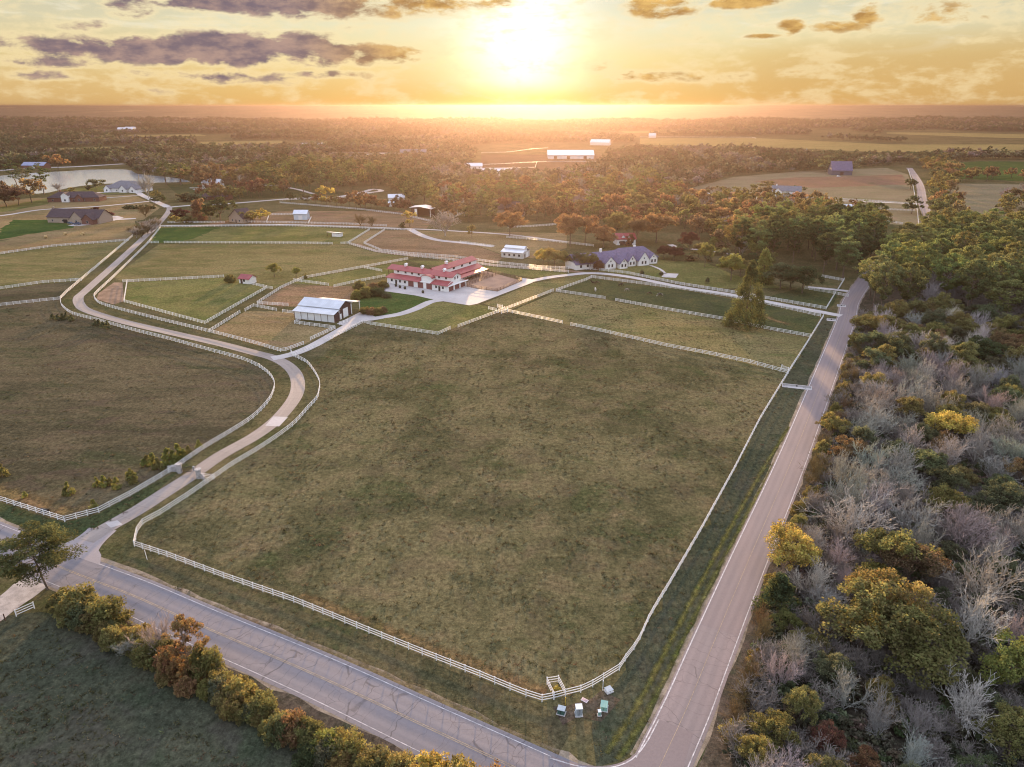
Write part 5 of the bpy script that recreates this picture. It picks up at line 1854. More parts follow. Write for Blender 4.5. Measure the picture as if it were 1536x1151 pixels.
def bare_parts(h, w, fine=3, thick=1.0, low=.2):
    """leafless crown: low fork, ascending limbs, side shoots on every limb, a haze of twigs at the ends"""
    segs = []

    def turn(d, ang):
        u = np.cross(d, unit(1)[0])
        u /= np.linalg.norm(u) + 1e-9
        e = d * math.cos(ang) + u * math.sin(ang)
        e[2] += .16
        return e / np.linalg.norm(e)

    def grow(p, d, L, r, lev):
        n = (3, 4, 3, 2, 1)[lev]
        q = p
        for i in range(n):
            d = d + rng.normal(size=3) * (.10, .12, .15, .17, .1)[lev]
            d[2] += .07
            d = d / np.linalg.norm(d)
            q2 = q + d * L / n
            ra, rb = r * (1 - .65 * i / n), r * (1 - .65 * (i + 1) / n)
            segs.append((q, q2, ra, max(rb, .012)))
            q = q2
            if lev < 4 and lev > 0:
                for _ in range((0, 2, 2, fine, 0)[lev]):
                    if lev == 1 and i == 0 and rng.random() < .5:
                        continue
                    grow(q, turn(d, rng.uniform(.35, .85)), L * rng.uniform(.42, .66), max(rb * .62, .015), lev + 1)
        if lev == 0:
            k = 6
            a0 = rng.uniform(0, 6)
            for j in range(k):
                a = a0 + 2 * math.pi * j / k + rng.normal() * .25
                sp = rng.uniform(.30, .85) if j else .1
                e = np.array([math.cos(a) * math.sin(sp), math.sin(a) * math.sin(sp), math.cos(sp)])
                grow(q - d * L * rng.uniform(0, .3), e, rng.uniform(.85, 1.2) * 4.2, r * .62, 1)

    grow(np.array([0, 0, -.2]), np.array([0, 0, 1.]), low * 8, .13 * thick, 0)
    A = np.array([s_[1] for s_ in segs])
    zs, ws = h / np.percentile(A[:, 2], 99.5), w / (2 * np.percentile(np.hypot(A[:, 0], A[:, 1]), 97))
    k = np.array([ws, ws, zs])
    return [(a_ * k, b_ * k, max(r, .019) * thick, max(q_, .016) * thick) for a_, b_, r, q_ in segs]


def bush_parts(h, w, nc, per, size, sq=.9):
    d = unit(nc)
    d[:, 2] = np.abs(d[:, 2])
    r = rng.uniform(.45, 1.12, nc)
    C0 = np.stack([d[:, 0] * r * w * .42, d[:, 1] * r * w * .42, h * .12 + d[:, 2] * r * h * .72], 1)
    rad = min(h, w) * rng.uniform(.08, .19, nc)
    segs = []
    for k in range(min(nc, 7)):
        sg, _q = limb((rng.normal() * .1, rng.normal() * .1, -.1), C0[k], .05, .02, 3, .05)
        segs += sg
    return [clump_cards(C0, rad, per, size, .65, sq, .3)], segs


def egg_parts(h, w, nc, per, size, low=.1, fat=.45, sq=.75, rr=.085):
    """full crown from near the ground to the tip, widest at fat of its height"""
    segs, pts = limb((0, 0, -.2), (rng.normal() * .3, rng.normal() * .3, h * .9), h * .016, .04, 6, .012)
    C0, rad = [], []
    for i in range(nc):
        f = rng.uniform(0, 1)
        prof = math.sin(math.pi * (f ** (math.log(.5) / math.log(fat)))) ** .6
        a = rng.uniform(0, 6.283)
        r = w * .5 * prof * rng.uniform(.55, 1.08)
        c = np.array([math.cos(a) * r, math.sin(a) * r, h * (low + (1 - low) * f)])
        C0.append(c)
        rad.append(w * rr * rng.uniform(.7, 1.3))
        if i % 3 == 0:
            b_ = np.array([0, 0, max(h * low, c[2] - r * .5)])
            sg, _q = limb(b_, c, .07, .02, 3, .04)
            segs += sg
    return [clump_cards(np.array(C0), np.array(rad), per, size, .5, sq, .3)], segs


def cone_parts(h, w, nc, per, size, r0=.10, r1=.12):
    f = rng.uniform(0, 1, nc) ** 1.4
    a = rng.uniform(0, 2 * math.pi, nc)
    r = (1 - f) ** .8 * w * .42 * rng.uniform(.7, 1.1, nc)
    C0 = np.stack([np.cos(a) * r, np.sin(a) * r, h * (.06 + .88 * f)], 1)
    rad = w * (r0 + r1 * (1 - f)) * rng.uniform(.8, 1.2, nc)
    segs, _p = limb((0, 0, -.1), (0, 0, h * .8), h * .018, .02, 3, .01)
    return [clump_cards(C0, rad, per, size, .5, 1.1, .3)], segs


COUNT = {}


class Kind:
    """a few variant meshes of one kind of plant; every placed plant is its own object with its own crown and trunk"""

    def __init__(s, name, cat, variants, h, w, bark=None, one=False, leafless=False, crown='crown', trunk='trunk'):
        s.name, s.cat, s.h, s.w, s.one, s.leafless, s.crown, s.trunk = name, cat, h, w, one, leafless, crown, trunk
        s.bark = bark or BARK
        s.vars = []
        for parts in variants:
            lp, sg = parts
            if one:
                me = merge_mesh(name, lp, sg)
                me.materials.append(LEAF)
                me.materials.append(s.bark)
                s.vars.append((me,))
            elif leafless:
                s.vars.append((wood_mesh('branches', sg, 3),))
                s.vars[-1][0].materials.append(TWIG)
            else:
                c, w_ = leaf_mesh('crown', lp), wood_mesh('trunk', sg)
                c.materials.append(LEAF)
                w_.materials.append(s.bark)
                s.vars.append((c, w_))

    def put(s, p, h, w, tint, label, group=None, rz=None, var=None, lean=0.0):
        COUNT[s.name] = COUNT.get(s.name, 0) + 1
        v = s.vars[rnd.randrange(len(s.vars)) if var is None else var % len(s.vars)]
        rz = rnd.uniform(0, 6.28) if rz is None else rz
        sc = (w / s.w, w / s.w, h / s.h)
        if s.one or s.leafless:
            o = bpy.data.objects.new(s.name, v[0])
            C.objects.link(o)
            o.color = (*tint, 1)
        else:
            o = bpy.data.objects.new(s.name, None)
            C.objects.link(o)
            for nm, me in zip((s.crown, s.trunk), v):
                c = bpy.data.objects.new(nm, me)
                C.objects.link(c)
                c.parent = o
                c.color = (*tint, 1)
        o.location = p
        o.rotation_euler = (lean, 0, rz)
        o.scale = sc
        return tag(o, label, s.cat, group)


def rep(n, f):
    return [f() for _ in range(n)]


PINE = Kind('pine_tree', 'pine', rep(5, lambda: pine_parts(22, 10, 44, 75, .62)), 22, 10)
PINE_D = Kind('pine_tree', 'pine', rep(5, lambda: egg_parts(20, 13, 120, 62, .55, .34, .62, .6, .085)), 20, 13)
BROAD = Kind('broadleaf_tree', 'tree', rep(5, lambda: broad_parts(11, 11, 110, 85, .38, .16)), 11, 11)
BUSH = Kind('bush', 'bush', rep(5, lambda: bush_parts(4, 5, 85, 75, .27)), 4, 5, crown='foliage', trunk='stems')
CEDAR = Kind('young_cedar', 'cedar', rep(3, lambda: cone_parts(2.6, 1.7, 22, 40, .26)), 2.6, 1.7)
CONE = Kind('conifer', 'conifer', rep(2, lambda: cone_parts(11, 7, 60, 70, .55)), 11, 7)
BARE = Kind('bare_tree', 'bare tree', rep(6, lambda: ([], bare_parts(11, 10, 2, 1.35, rng.uniform(.15, .3)))), 11, 10, leafless=True)
PINE_F = Kind('pine_tree', 'pine', rep(5, lambda: pine_parts(22, 10, 20, 26, 1.25)), 22, 10, one=True)
BROAD_F = Kind('broadleaf_tree', 'tree', rep(6, lambda: broad_parts(12, 12, 48, 22, 1.0, .12)), 12, 12, one=True)
AUT = Kind('autumn_tree', 'autumn tree', rep(4, lambda: broad_parts(11, 11, 110, 95, .36, .16)), 11, 11)
AUT_F = Kind('autumn_tree', 'autumn tree', rep(5, lambda: broad_parts(12, 12, 48, 22, 1.0, .12)), 12, 12, one=True)
BUSH_F = Kind('bush', 'bush', rep(3, lambda: bush_parts(4, 5, 16, 20, .8)), 4, 5, one=True)


def thin_bare(n):
    """leafless tree seen far off: bolder, fewer twigs"""
    out = []
    for _ in range(n):
        sg = bare_parts(12, 11, 1, 1.6)
        out.append(([], [(a, b, max(r, .06), max(q, .05)) for a, b, r, q in sg]))
    return out


BARE_F = Kind('bare_tree', 'bare tree', thin_bare(4), 12, 11, leafless=True)

T = dict(pine=(.128, .155, .054), pine2=(.165, .172, .055), pinew=(.180, .150, .052), lone=(.105, .112, .040), dark=(.060, .080, .034), olive=(.160, .148, .050), gold=(.22, .185, .055), yellow=(.36, .285, .06),
         orange=(.24, .145, .058), umber=(.20, .135, .050), rust=(.155, .085, .046), brown=(.135, .098, .050), tan=(.20, .140, .065), maroon=(.070, .030, .026), fresh=(.175, .185, .048), grey=(.38, .355, .315), pink=(.40, .345, .295), pale=(.55, .50, .44), dusk=(.105, .118, .060))


def jit(c, a=.18):
    k = rnd.uniform(1 - a, 1 + a)
    return tuple(max(.004, x * k * rnd.uniform(1 - a * .5, 1 + a * .5)) for x in c)


TAKEN = []


def free(x, y, r):
    for a, b, q in TAKEN:
        if (a - x) ** 2 + (b - y) ** 2 < (r + q) ** 2:
            return False
    return True


def at(kind, px, py, h, w, tint, label, group=None, crownpix=False, **k):
    """tree by ground pixel, or by the pixel of its crown's middle"""
    p = G(px, py, h * .58) if crownpix else G(px, py)
    p.z = 0
    TAKEN.append((p.x, p.y, w * .36))
    return kind.put(p, h, w, jit(T[tint], .08), label, group, **k)


# --- single plants one can point to
LONE = Kind('pine_tree', 'pine', [cone_parts(26, 17, 230, 62, .58, .045, .055)], 26, 17)
at(LONE, 1118, 490, 27, 17.5, 'lone', 'tall lone pine standing at the white fence in the open paddock')
pn = pine_parts(13, 13, 24, 330, .46, .40, 1.35, .36)
PINE_W = Kind('pine_tree', 'pine', [pn], 13, 13)
at(PINE_W, 72, 884, 12.2, 14.5, 'lone', 'spreading dark pine with a thick bare trunk beside the gravel driveway')
CREEP = Kind('broadleaf_tree', 'tree', [egg_parts(10, 6.5, 110, 90, .3, .02, .36, .9, .075)], 10, 6.5)
# hedgerow along the county road
for (px, py, h, w, kd, tn, lab) in (
        (128, 925, 6.0, 8.0, BUSH, 'olive', 'big olive bush next to the spreading pine'), (165, 940, 5.6, 7.5, BUSH, 'olive', 'brown-olive bush, second from the spreading pine'),
        (100, 915, 4.6, 6.0, BUSH, 'olive', 'dusky bush under the spreading pine'),
        (208, 968, 4.2, 5.5, BUSH, 'gold', 'yellowing bush between the big olive bush and the bare purple sapling'),
        (225, 990, 4.4, 5.5, BUSH, 'olive', 'dull green bush below the bare purple sapling'),
        (285, 1012, 10.5, 6.6, CREEP, 'umber', 'tall rust and olive tree wrapped in creeper by the county road'), (262, 1012, 6.0, 5.5, BUSH, 'orange', 'orange leaved bush at the foot of the creeper tree'),
        (310, 1015, 6.5, 5.5, BUSH, 'olive', 'olive bush leaning on the creeper tree, road side'),
        (362, 1052, 4.6, 5.5, BUSH, 'gold', 'golden green bush right after the creeper tree'), (395, 1072, 3.9, 5.0, BUSH, 'olive', 'olive bush second after the creeper tree'),
        (425, 1098, 3.6, 5.0, BUSH, 'gold', 'low golden bush third after the creeper tree'), (460, 1112, 3.8, 5.2, BUSH, 'olive', 'low olive bush fourth after the creeper tree'),
        (492, 1130, 3.8, 5.0, BUSH, 'fresh', 'bright green bush, sixth from the end of the hedgerow'), (522, 1136, 4.8, 5.4, BUSH, 'gold', 'yellow tipped tall bush beside the road cracks'),
        (560, 1160, 4.0, 5.6, BUSH, 'olive', 'dark olive bush before the orange end of the hedgerow'), (600, 1170, 4.0, 5.4, BUSH, 'gold', 'golden bush before the orange end of the hedgerow'),
        (645, 1180, 5.6, 6.0, BUSH, 'yellow', 'bright yellow bush at the end of the hedgerow'), (690, 1196, 6.4, 6.4, BUSH, 'gold', 'orange-gold bush at the end of the hedgerow, roadside'),
        (770, 1222, 6.4, 6.0, BUSH, 'gold', 'gold-orange bush reaching over the lower road edge'), (735, 1206, 6.4, 6.0, BUSH, 'orange', 'last orange bush of the hedgerow near the road junction'), (665, 1210, 3.6, 5.2, BUSH, 'olive', 'dark bush under the bright yellow one'),
        (610, 1195, 3.2, 5.0, BUSH, 'dark', 'shady green bush on the meadow side of the golden one'), (470, 1145, 3.0, 5.0, BUSH, 'dark', 'shady low bush on the meadow side of the hedgerow')):
    at(kd, px, py, h, w, tn, lab)
at(BARE, 243, 985, 7.2, 6.5, 'pink', 'bare purple-brown sapling between the yellow bush and the creeper tree')
at(BARE, 195, 985, 3.5, 4.0, 'grey', 'small grey leafless shrub at the meadow edge of the hedgerow')

HL = even(catmull(Gs([(92, 918), (150, 945), (225, 990), (300, 1030), (380, 1075), (460, 1125), (540, 1160), (640, 1205), (760, 1240)]), 4), 1.45)
for i, p in enumerate(HL):
    hh = rnd.uniform(2.0, 4.9) if p.x < -26 else rnd.uniform(1.7, 4.1)
    tn = ('olive', 'gold', 'olive', 'dusk', 'umber')[i % 5]
    w_ = {'olive': 'olive', 'gold': 'golden', 'dusk': 'dull green', 'umber': 'brownish'}[tn]
    BUSH.put(p + Vector((rnd.uniform(-1.3, 1.3), rnd.uniform(-1.3, 1.3), 0)), hh, hh * rnd.uniform(.85, 1.4), jit(T[tn], .2), w_ + ' filler bush in the hedgerow below the county road', w_ + ' hedgerow bushes')

# cedar saplings in the dark field
for i, (px, py, h) in enumerate(((4, 716, 3.0), (38, 747, 1.5), (104, 742, 2.6), (99, 744, 1.8), (146, 730, 2.0), (157, 730, 2.3), (166, 728, 1.8), (176, 733, 2.4), (198, 722, 3.0), (201, 726, 2.0),
                                 (217, 700, 2.0), (231, 702, 3.2), (238, 706, 2.8), (255, 697, 4.0), (269, 690, 3.6), (284, 685, 2.6), (299, 673, 2.0), (141, 762, 1.9), (222, 697, 2.4), (262, 694, 3.0), (277, 688, 2.2))):
    where = 'along the fence below the stone gate' if px < 200 else 'along the fence above the stone gate'
    at(CEDAR, px, py, h * 1.25, h * .95, 'fresh' if i % 3 else 'olive', 'small yellow-green cedar sapling in the dark field, ' + where, 'cedar saplings ' + where)
for i, (px, py) in enumerate(((80, 480), (88, 481), (95, 480), (101, 479), (108, 482), (143, 488), (149, 489), (155, 491), (162, 493))):
    where = 'in the clump nearest the drive bend' if px < 120 else 'in the second clump under the drive fence'
    at(CEDAR, px, py, rnd.uniform(2.2, 3.4), 2.4, 'dusk', 'dark little shrub in the field corner, ' + where, 'dark shrubs ' + where)

# plants around paddocks, barns and houses
for (px, py, h, w, kd, tn, lab) in (
        (412, 416, 7.0, 6.5, BROAD, 'fresh', 'round yellow-green tree in the pasture beside the red roofed shed'), (445, 417, 5.0, 4.6, BROAD, 'fresh', 'smaller round yellow-green tree right of the rounder one in the pasture'),
        (345, 424, 4.6, 6.0, BUSH, 'olive', 'olive bush on the fence beside the red roofed shed'),
        (614, 341, 11, 10, AUT_F, 'yellow', 'bright yellow-green tree between the hay shed and the long lane'), (604, 343, 5, 5, BUSH_F, 'dark', 'dark bush at the foot of the bright yellow-green tree'),
        (707, 358, 8.5, 6, AUT_F, 'gold', 'slim golden sapling below the pink leafless tree'), (458, 418, 3.0, 3, BUSH_F, 'olive', 'small bush at the fence corner of the rust paddock'),
        (540, 434, 4.5, 6.5, BUSH, 'olive', 'olive garden bush behind the white pole barn, nearest the fence gap'), (548, 446, 5.0, 7.5, BUSH, 'olive', 'olive garden bush behind the white pole barn, in the middle'),
        (560, 437, 4.0, 8.0, BUSH, 'brown', 'brownish garden bush beside the white horse barn'), (566, 444, 4.6, 8.0, BUSH, 'dark', 'dark garden bush at the corner of the barn yard'),
        (574, 432, 3.8, 6.5, BUSH, 'olive', 'garden bush touching the barn yard, nearest the stalls'), (535, 449, 4.4, 5.5, BUSH, 'fresh', 'yellow-green garden bush above the pole barn roof'),
        (553, 441, 4.0, 6.0, BUSH, 'olive', 'garden bush between its darker neighbours'), (580, 447, 3.0, 4.5, BUSH, 'dusk', 'low bush on the lawn by the barn yard edge'),
        (548, 471, 3.4, 5.5, BUSH, 'olive', 'flowering hedge bush at the pole barn end'), (558, 472, 3.4, 5.5, BUSH, 'tan', 'tan hedge bush, middle of the short hedge at the pole barn'),
        (568, 472, 3.2, 5.0, BUSH, 'olive', 'olive hedge bush, lawn end of the short hedge at the pole barn'), (575, 469, 2.8, 4.0, BUSH, 'tan', 'pale last bush of the short hedge at the pole barn'),
        (814, 398, 8.5, 9, AUT, 'yellow', 'sunlit yellow tree next to the grey metal workshop'), (832, 400, 9.0, 10, AUT, 'gold', 'golden tree between the workshop and the farmhouse'),
        (822, 396, 8.0, 8, AUT, 'gold', 'golden tree standing behind its two yellow neighbours'), (845, 399, 8, 8, AUT, 'gold', 'golden tree nearest the farmhouse'),
        (866, 403, 8.0, 10, BROAD, 'dusk', 'dark olive tree before the farmhouse wing, first'), (885, 404, 8.0, 10, BROAD, 'olive', 'dark olive tree before the farmhouse wing, second'),
        (898, 405, 5.5, 6, BUSH, 'rust', 'rust coloured bush at the corner of the farmhouse'),
        (855, 369, 18, 18, AUT, 'orange', 'big orange-brown oak left of the farmhouse drive'), (878, 366, 17, 17, AUT, 'orange', 'second orange-brown oak, joined to the first'),  # orange tint of these oaks paints in the orange sunlight on them
        (984, 364, 18, 23, AUT, 'orange', 'wide orange-brown oak behind the guest house'), (764, 355, 16, 19, AUT, 'orange', 'large glowing oak in front of the hidden house with the white gable'),
        (1010, 391, 7.5, 10, AUT, 'maroon', 'dark maroon tree at the farmhouse end wall'), (995, 388, 7, 9, AUT, 'maroon', 'maroon tree half behind the farmhouse end wall'),
        (1034, 374, 10, 12, AUT, 'maroon', 'round dark red tree across the lawn from the farmhouse'), (1076, 374, 15, 11, CONE, 'fresh', 'conical yellow tipped tree by the wood beyond the lawn'),
        (1057, 401, 12, 9, BROAD, 'fresh', 'slim yellow-green tree on the farmhouse lawn'), (1096, 421, 12, 13, BROAD, 'fresh', 'loose yellow-green tree at the lawn edge'),
        (1110, 415, 9, 11, BROAD, 'olive', 'olive tree at the lawn edge, towards the pines'), (1143, 425, 19, 10, CONE, 'fresh', 'pointed green tree with a sunlit edge behind the lone pine'),
        (1170, 433, 12, 15, BROAD, 'dusk', 'dark round tree behind the lone pine'), (1203, 440, 12.5, 15, BROAD, 'dark', 'dark round tree nearest the side road'),
        (1185, 434, 10, 12, BROAD, 'dusk', 'dark round tree between two larger dark ones'),
        (905, 372, 13, 14, AUT, 'orange', 'orange-brown tree left of the guest house'), (955, 366, 15, 14, AUT, 'brown', 'brown tree right of the guest house, before the wide oak'), (925, 358, 16, 18, BROAD, 'olive', 'tall olive tree right behind the guest house'), (945, 368, 7, 7, BUSH_F, 'rust', 'rust bush beside the guest house'), (905, 368, 7, 9, AUT_F, 'rust', 'reddish tree at the left wall of the guest house'),
        (1021, 385, 7, 9, BROAD, 'dusk', 'dull green tree between the maroon trees beyond the farmhouse end'), (1047, 388, 8, 9, BROAD, 'olive', 'olive tree on the pale path beyond the farmhouse lawn'), (1083, 400, 9, 10, BROAD, 'dusk', 'dull green tree at the back of the lawn, beside the loose yellow-green one'), (1125, 408, 10, 11, BROAD, 'dark', 'dark tree between the lawn and the pine stand'), (1150, 405, 9, 11, BROAD, 'olive', 'olive tree under the first tall pines'), (1063, 392, 4, 5, BUSH_F, 'dusk', 'small hedge bush on the far side of the lawn'), (1035, 391, 3.5, 8, BUSH_F, 'brown', 'brown hedge bush by the lawn wall'),
        (963, 412, 2.6, 2.4, BUSH, 'dusk', 'clipped dark bush on the lane fence'), (992, 413, 2.2, 2.6, BUSH, 'dusk', 'little bush at the lawn parking pad'), (1061, 425, 3.4, 2.4, CEDAR, 'dusk', 'small dark upright bush on the pale lane edge'),
        (331, 334, 17, 21, BROAD_F, 'dark', 'huge dark green tree left of the steep cottage'), (318, 334, 12, 14, BROAD_F, 'dark', 'dark green tree joined to the huge one by the cottage'),
        (298, 331, 16, 12, CONE, 'rust', 'rust red conifer left of the huge dark tree'), (303, 326, 15, 11, AUT_F, 'tan', 'tan tree behind the rust red conifer'),
        (376, 334, 9, 14, AUT_F, 'gold', 'golden bushy tree right of the steep cottage'), (392, 333, 9, 13, AUT_F, 'yellow', 'yellow bushy tree second from the steep cottage'),
        (278, 334, 5, 12, BUSH_F, 'olive', 'olive hedge bush by the cottage lane, middle'), (262, 333, 5.5, 10, BUSH_F, 'gold', 'golden hedge bush by the cottage lane, nearest the drive'),
        (286, 334, 5, 12, BUSH_F, 'olive', 'olive hedge bush in front of the rust red conifer'), (270, 325, 7, 16, BUSH_F, 'maroon', 'dark maroon thicket by the drive junction'),
        (280, 302, 9, 22, BUSH_F, 'dusk', 'broad dark thicket beside the lake drive'), (293, 303, 8, 16, BUSH_F, 'dusk', 'dark thicket joined to the broad one by the lake drive'),
        (223, 297, 22, 20, BARE_F, 'grey', 'tall bare tree beside the white lake house'), (235, 302, 9, 9, BROAD_F, 'olive', 'olive shrub on the lake drive fence, upper'), (243, 305, 8, 9, BROAD_F, 'dark', 'dark shrub on the lake drive fence, lower'),
        (232, 307, 7, 8, BROAD_F, 'dark', 'small dark shrub on the lake drive fence'), (145, 287, 12, 18, BROAD_F, 'dusk', 'dark tree left of the white lake house'), (134, 285, 8, 10, BUSH_F, 'dusk', 'small dark tree by the lake shore lawn'),
        (106, 289, 5, 14, BUSH_F, 'gold', 'golden shrub on the lake shore above the red brick house'), (88, 289, 9, 14, BARE_F, 'grey', 'leafless tree behind the red brick house'),
        (48, 304, 21, 26, AUT_F, 'tan', 'tan and orange tree on the lawn before the lake'), (66, 292, 30, 18, PINE_F, 'dark', 'slim open pine outlined against the lake'), (25, 282, 28, 18, PINE_F, 'dark', 'pine at the lake shore, leftmost pair'),
        (38, 284, 22, 16, PINE_F, 'dusk', 'second pine at the lake shore'), (10, 310, 18, 26, AUT_F, 'rust', 'pinkish brown thicket tree left of the tan one'), (28, 308, 14, 20, AUT_F, 'rust', 'brown thicket tree beside the tan one'),
        (-12, 312, 18, 26, AUT_F, 'brown', 'brown tree at the edge left of the pinkish thicket'), (0, 300, 16, 20, AUT_F, 'brown', 'brown tree behind the pinkish thicket'),
        (88, 256, 22, 26, AUT_F, 'orange', 'bright orange tree on the far lake shore'), (250, 277, 26, 22, PINE_F, 'dark', 'dark pine at the right end of the lake'), (272, 278, 24, 24, PINE_F, 'pine', 'dark tree on the shore right of the lake pine'),
        (160, 328, 7, 12, BUSH_F, 'maroon', 'maroon shrub at the tan brick house end'), (148, 326, 8, 13, BUSH_F, 'maroon', 'dark maroon shrub against the tan brick house end'),
        (218, 326, 10, 12, BARE_F, 'tan', 'tan leafless tree above the shrubby drive bank'),
        (1365, 285, 10, 15, BROAD_F, 'dark', 'dark round tree left of the far road, upper'), (1367, 321, 13, 16, BROAD_F, 'dark', 'dark round tree left of the far road, lower'),
        (1160, 291, 7, 22, BUSH_F, 'dusk', 'dark shrub by the grey roofed house in the pale pasture'), (1193, 292, 9, 16, BROAD_F, 'dusk', 'dark tree at the right of the grey roofed house'), (1150, 284, 9, 18, BROAD_F, 'olive', 'olive tree behind the grey roofed house'),
        (1180, 295, 6, 16, BUSH_F, 'olive', 'olive shrub before the grey roofed house'), (1240, 258, 18, 36, BROAD_F, 'dusk', 'dark tree hugging the steep roofed dark barn'), (1272, 259, 14, 26, BROAD_F, 'dusk', 'dark tree right of the steep roofed dark barn')):
    at(kd, px, py, h, w, tn, lab)
at(BARE_F, 668, 354, 16, 23, 'pink', 'wide pink-brown leafless tree above the curved lane')
at(BARE_F, 541, 340, 9, 12, 'tan', 'pale leafless tree on the long lane, left of the pair')
at(BARE_F, 558, 342, 8, 9, 'tan', 'pale leafless tree on the long lane, right of the pair')
# shrubby bank on the upper drive
for i, (px, py) in enumerate(((205, 357), (211, 350), (216, 344), (222, 352), (228, 350), (233, 343), (226, 340), (213, 357), (238, 340), (200, 352))):
    at(BARE_F, px, py, rnd.uniform(5, 7.5), rnd.uniform(8, 11), 'brown' if i % 2 else 'pink', 'brown leafless shrub in the thicket across the upper drive', 'leafless shrubs in the drive thicket')
for i in range(9):
    at(BUSH_F, 188 + i * 5.2, 313.5 + (i % 2) * .5, 3.5, 6.5, 'dark', 'clipped dark hedge shrub in the row by the brick house drive', 'hedge shrubs by the brick house drive')
# row of young trees along the concrete lane
for i, (px, py, h, tn) in enumerate(((436, 305, 10, 'dark'), (455, 305.5, 9, 'dusk'), (461, 306, 8, 'dusk'), (474, 307, 9, 'rust'), (482, 307.5, 9, 'brown'), (489, 308.5, 16, 'yellow'), (497, 309, 9, 'brown'), (505, 310, 9, 'olive'), (513, 311, 8, 'rust'),
                                     (525, 311, 13, 'brown'), (533, 312, 13, 'orange'), (541, 313, 13, 'brown'), (549, 314, 12, 'orange'), (557, 314, 12, 'rust'), (566, 315.5, 9, 'brown'), (575, 317, 10, 'orange'), (592, 318, 11, 'rust'), (600, 320, 13, 'brown'), (608, 322, 12, 'rust'))):
    at(AUT_F, px, py, h, h * .95, tn, 'yellow young tree in the row above the white lane fence' if tn == 'yellow' else 'brownish young tree in the row above the white lane fence', 'yellow row tree' if tn == 'yellow' else 'young trees in the row above the lane fence')
# young shrub in the little pen, potted row
at(BUSH, 834, 1040, 1.5, 1.7, 'yellow', 'yellow-green shrub inside the small white pen')
# shrubs on the near side of the red barn drive
for i, (px, py) in enumerate(((1018, 276), (1026, 278), (1062, 285), (1070, 285.5), (1085, 286), (1092, 287))):
    at(BUSH_F, px, py, 4, 8, 'tan', 'small tan shrub in the pale pasture above the looping road', 'tan shrubs above the looping road')


# --- woods: plants one cannot tell apart share a label and a group
def wood(poly, step, mix, label, group, mode='px', maxn=999, zone=None, hs=1.0, keep=.9, seed=1):
    """scatter plants over a polygon of ground pixels. mix: list of (weight, kind, tint, h range, width range, kind words)"""
    q = random.Random(seed)
    P = Gs(poly)
    xs, ys = [p.x for p in P], [p.y for p in P]
    x0, x1, y0, y1 = min(xs), max(xs), min(ys), max(ys)
    n = 0
    tries = int((x1 - x0) * (y1 - y0) / (step * step) * 5) + 40
    for _ in range(tries):
        if n >= maxn:
            break
        x, y = q.uniform(x0, x1), q.uniform(y0, y1)
        if not inside(x, y, P):
            continue
        if not free(x, y, step * .5):
            continue
        w_ = q.uniform(0, sum(m[0] for m in mix))
        for m in mix:
            w_ -= m[0]
            if w_ <= 0:
                break
        _, kd, tn, hr, wr, words_ = m
        h, w = q.uniform(*hr) * hs, q.uniform(*wr)
        kd.put(Vector((x, y, 0)), h, w, jit(T[tn]), words_ + ' ' + label, words_ + 's ' + group)
        TAKEN.append((x, y, step * .5))
        n += 1
    return n


def C_(kd, px, py, h, w, tn, lab, **k):
    return at(kd, px, py, h, w, tn, lab, None, True, **k)


# wood right of the side road: single trees first
C_(AUT, 1190, 826, 8.5, 9.0, 'yellow', 'bright yellow tree leaning over the side road edge')
C_(CONE, 1170, 885, 8.5, 7.0, 'dark', 'dark green cedar just below the bright yellow roadside tree')
C_(BROAD, 1335, 842, 10.5, 13, 'olive', 'olive-brown broad tree in the wood, behind a small bare tree')
C_(AUT, 1365, 850, 9.5, 11, 'brown', 'brown-olive tree joined to the olive-brown broad one')
C_(BROAD, 1300, 935, 11.5, 14, 'olive', 'large olive-gold spreading tree in the middle of the wood, roadside half')
C_(BROAD, 1365, 960, 11.5, 15, 'olive', 'large olive-gold spreading tree in the middle of the wood, inner half')
C_(AUT, 1330, 905, 12, 12, 'gold', 'gold-topped tree rising behind the large spreading ones')
C_(AUT, 1425, 642, 9.5, 11, 'yellow', 'bright yellow tree among grey bare ones, the lower of two')
C_(AUT, 1428, 605, 8, 6, 'gold', 'small yellow tree among grey bare ones, the upper of two')
C_(AUT, 1250, 640, 7, 7, 'gold', 'golden tree by the side road among bare brush')
C_(BROAD, 1525, 1000, 9, 9, 'fresh', 'yellow-green tree at the right of the lone grey bare tree')
C_(BROAD, 1520, 1110, 8, 8, 'olive', 'green-yellow tree low in the wood')
C_(BARE, 1446, 1052, 9.5, 10, 'pale', 'pale grey fan-shaped bare tree standing alone in dark brush', var=1)
C_(BARE, 1225, 868, 8, 8.5, 'pale', 'pale bare tree beside the dark green cedar', var=2)
C_(BARE, 1285, 775, 12.5, 14, 'pale', 'wide pale bare tree, largest in the wood, above the yellow roadside tree', var=3)
C_(BARE, 1235, 935, 6, 6, 'brown', 'brown twiggy tree under the cedar')
C_(BARE, 1390, 560, 11, 6, 'pale', 'slender white-barked bare tree near the pines')
C_(BARE, 1435, 560, 10, 10, 'pink', 'pinkish bare tree right of the slender white one')
C_(BARE, 1505, 650, 11, 13, 'pink', 'broad pink-grey bare tree right of the two yellow trees')
C_(BARE, 1480, 870, 12, 13, 'pink', 'pinkish bare tree in the group right of the olive-brown tree')
C_(BARE, 1460, 930, 11, 11, 'pale', 'pale bare tree in the group right of the spreading tree')
C_(BARE, 1310, 615, 9.5, 11, 'pink', 'pink-grey bare tree near the bend of brush by the road')
C_(BROAD, 1470, 525, 10, 14, 'dark', 'dark green round tree under the pines')
C_(AUT, 1302, 488, 9.5, 12, 'gold', 'golden tree hanging over the side road below the pine wood')
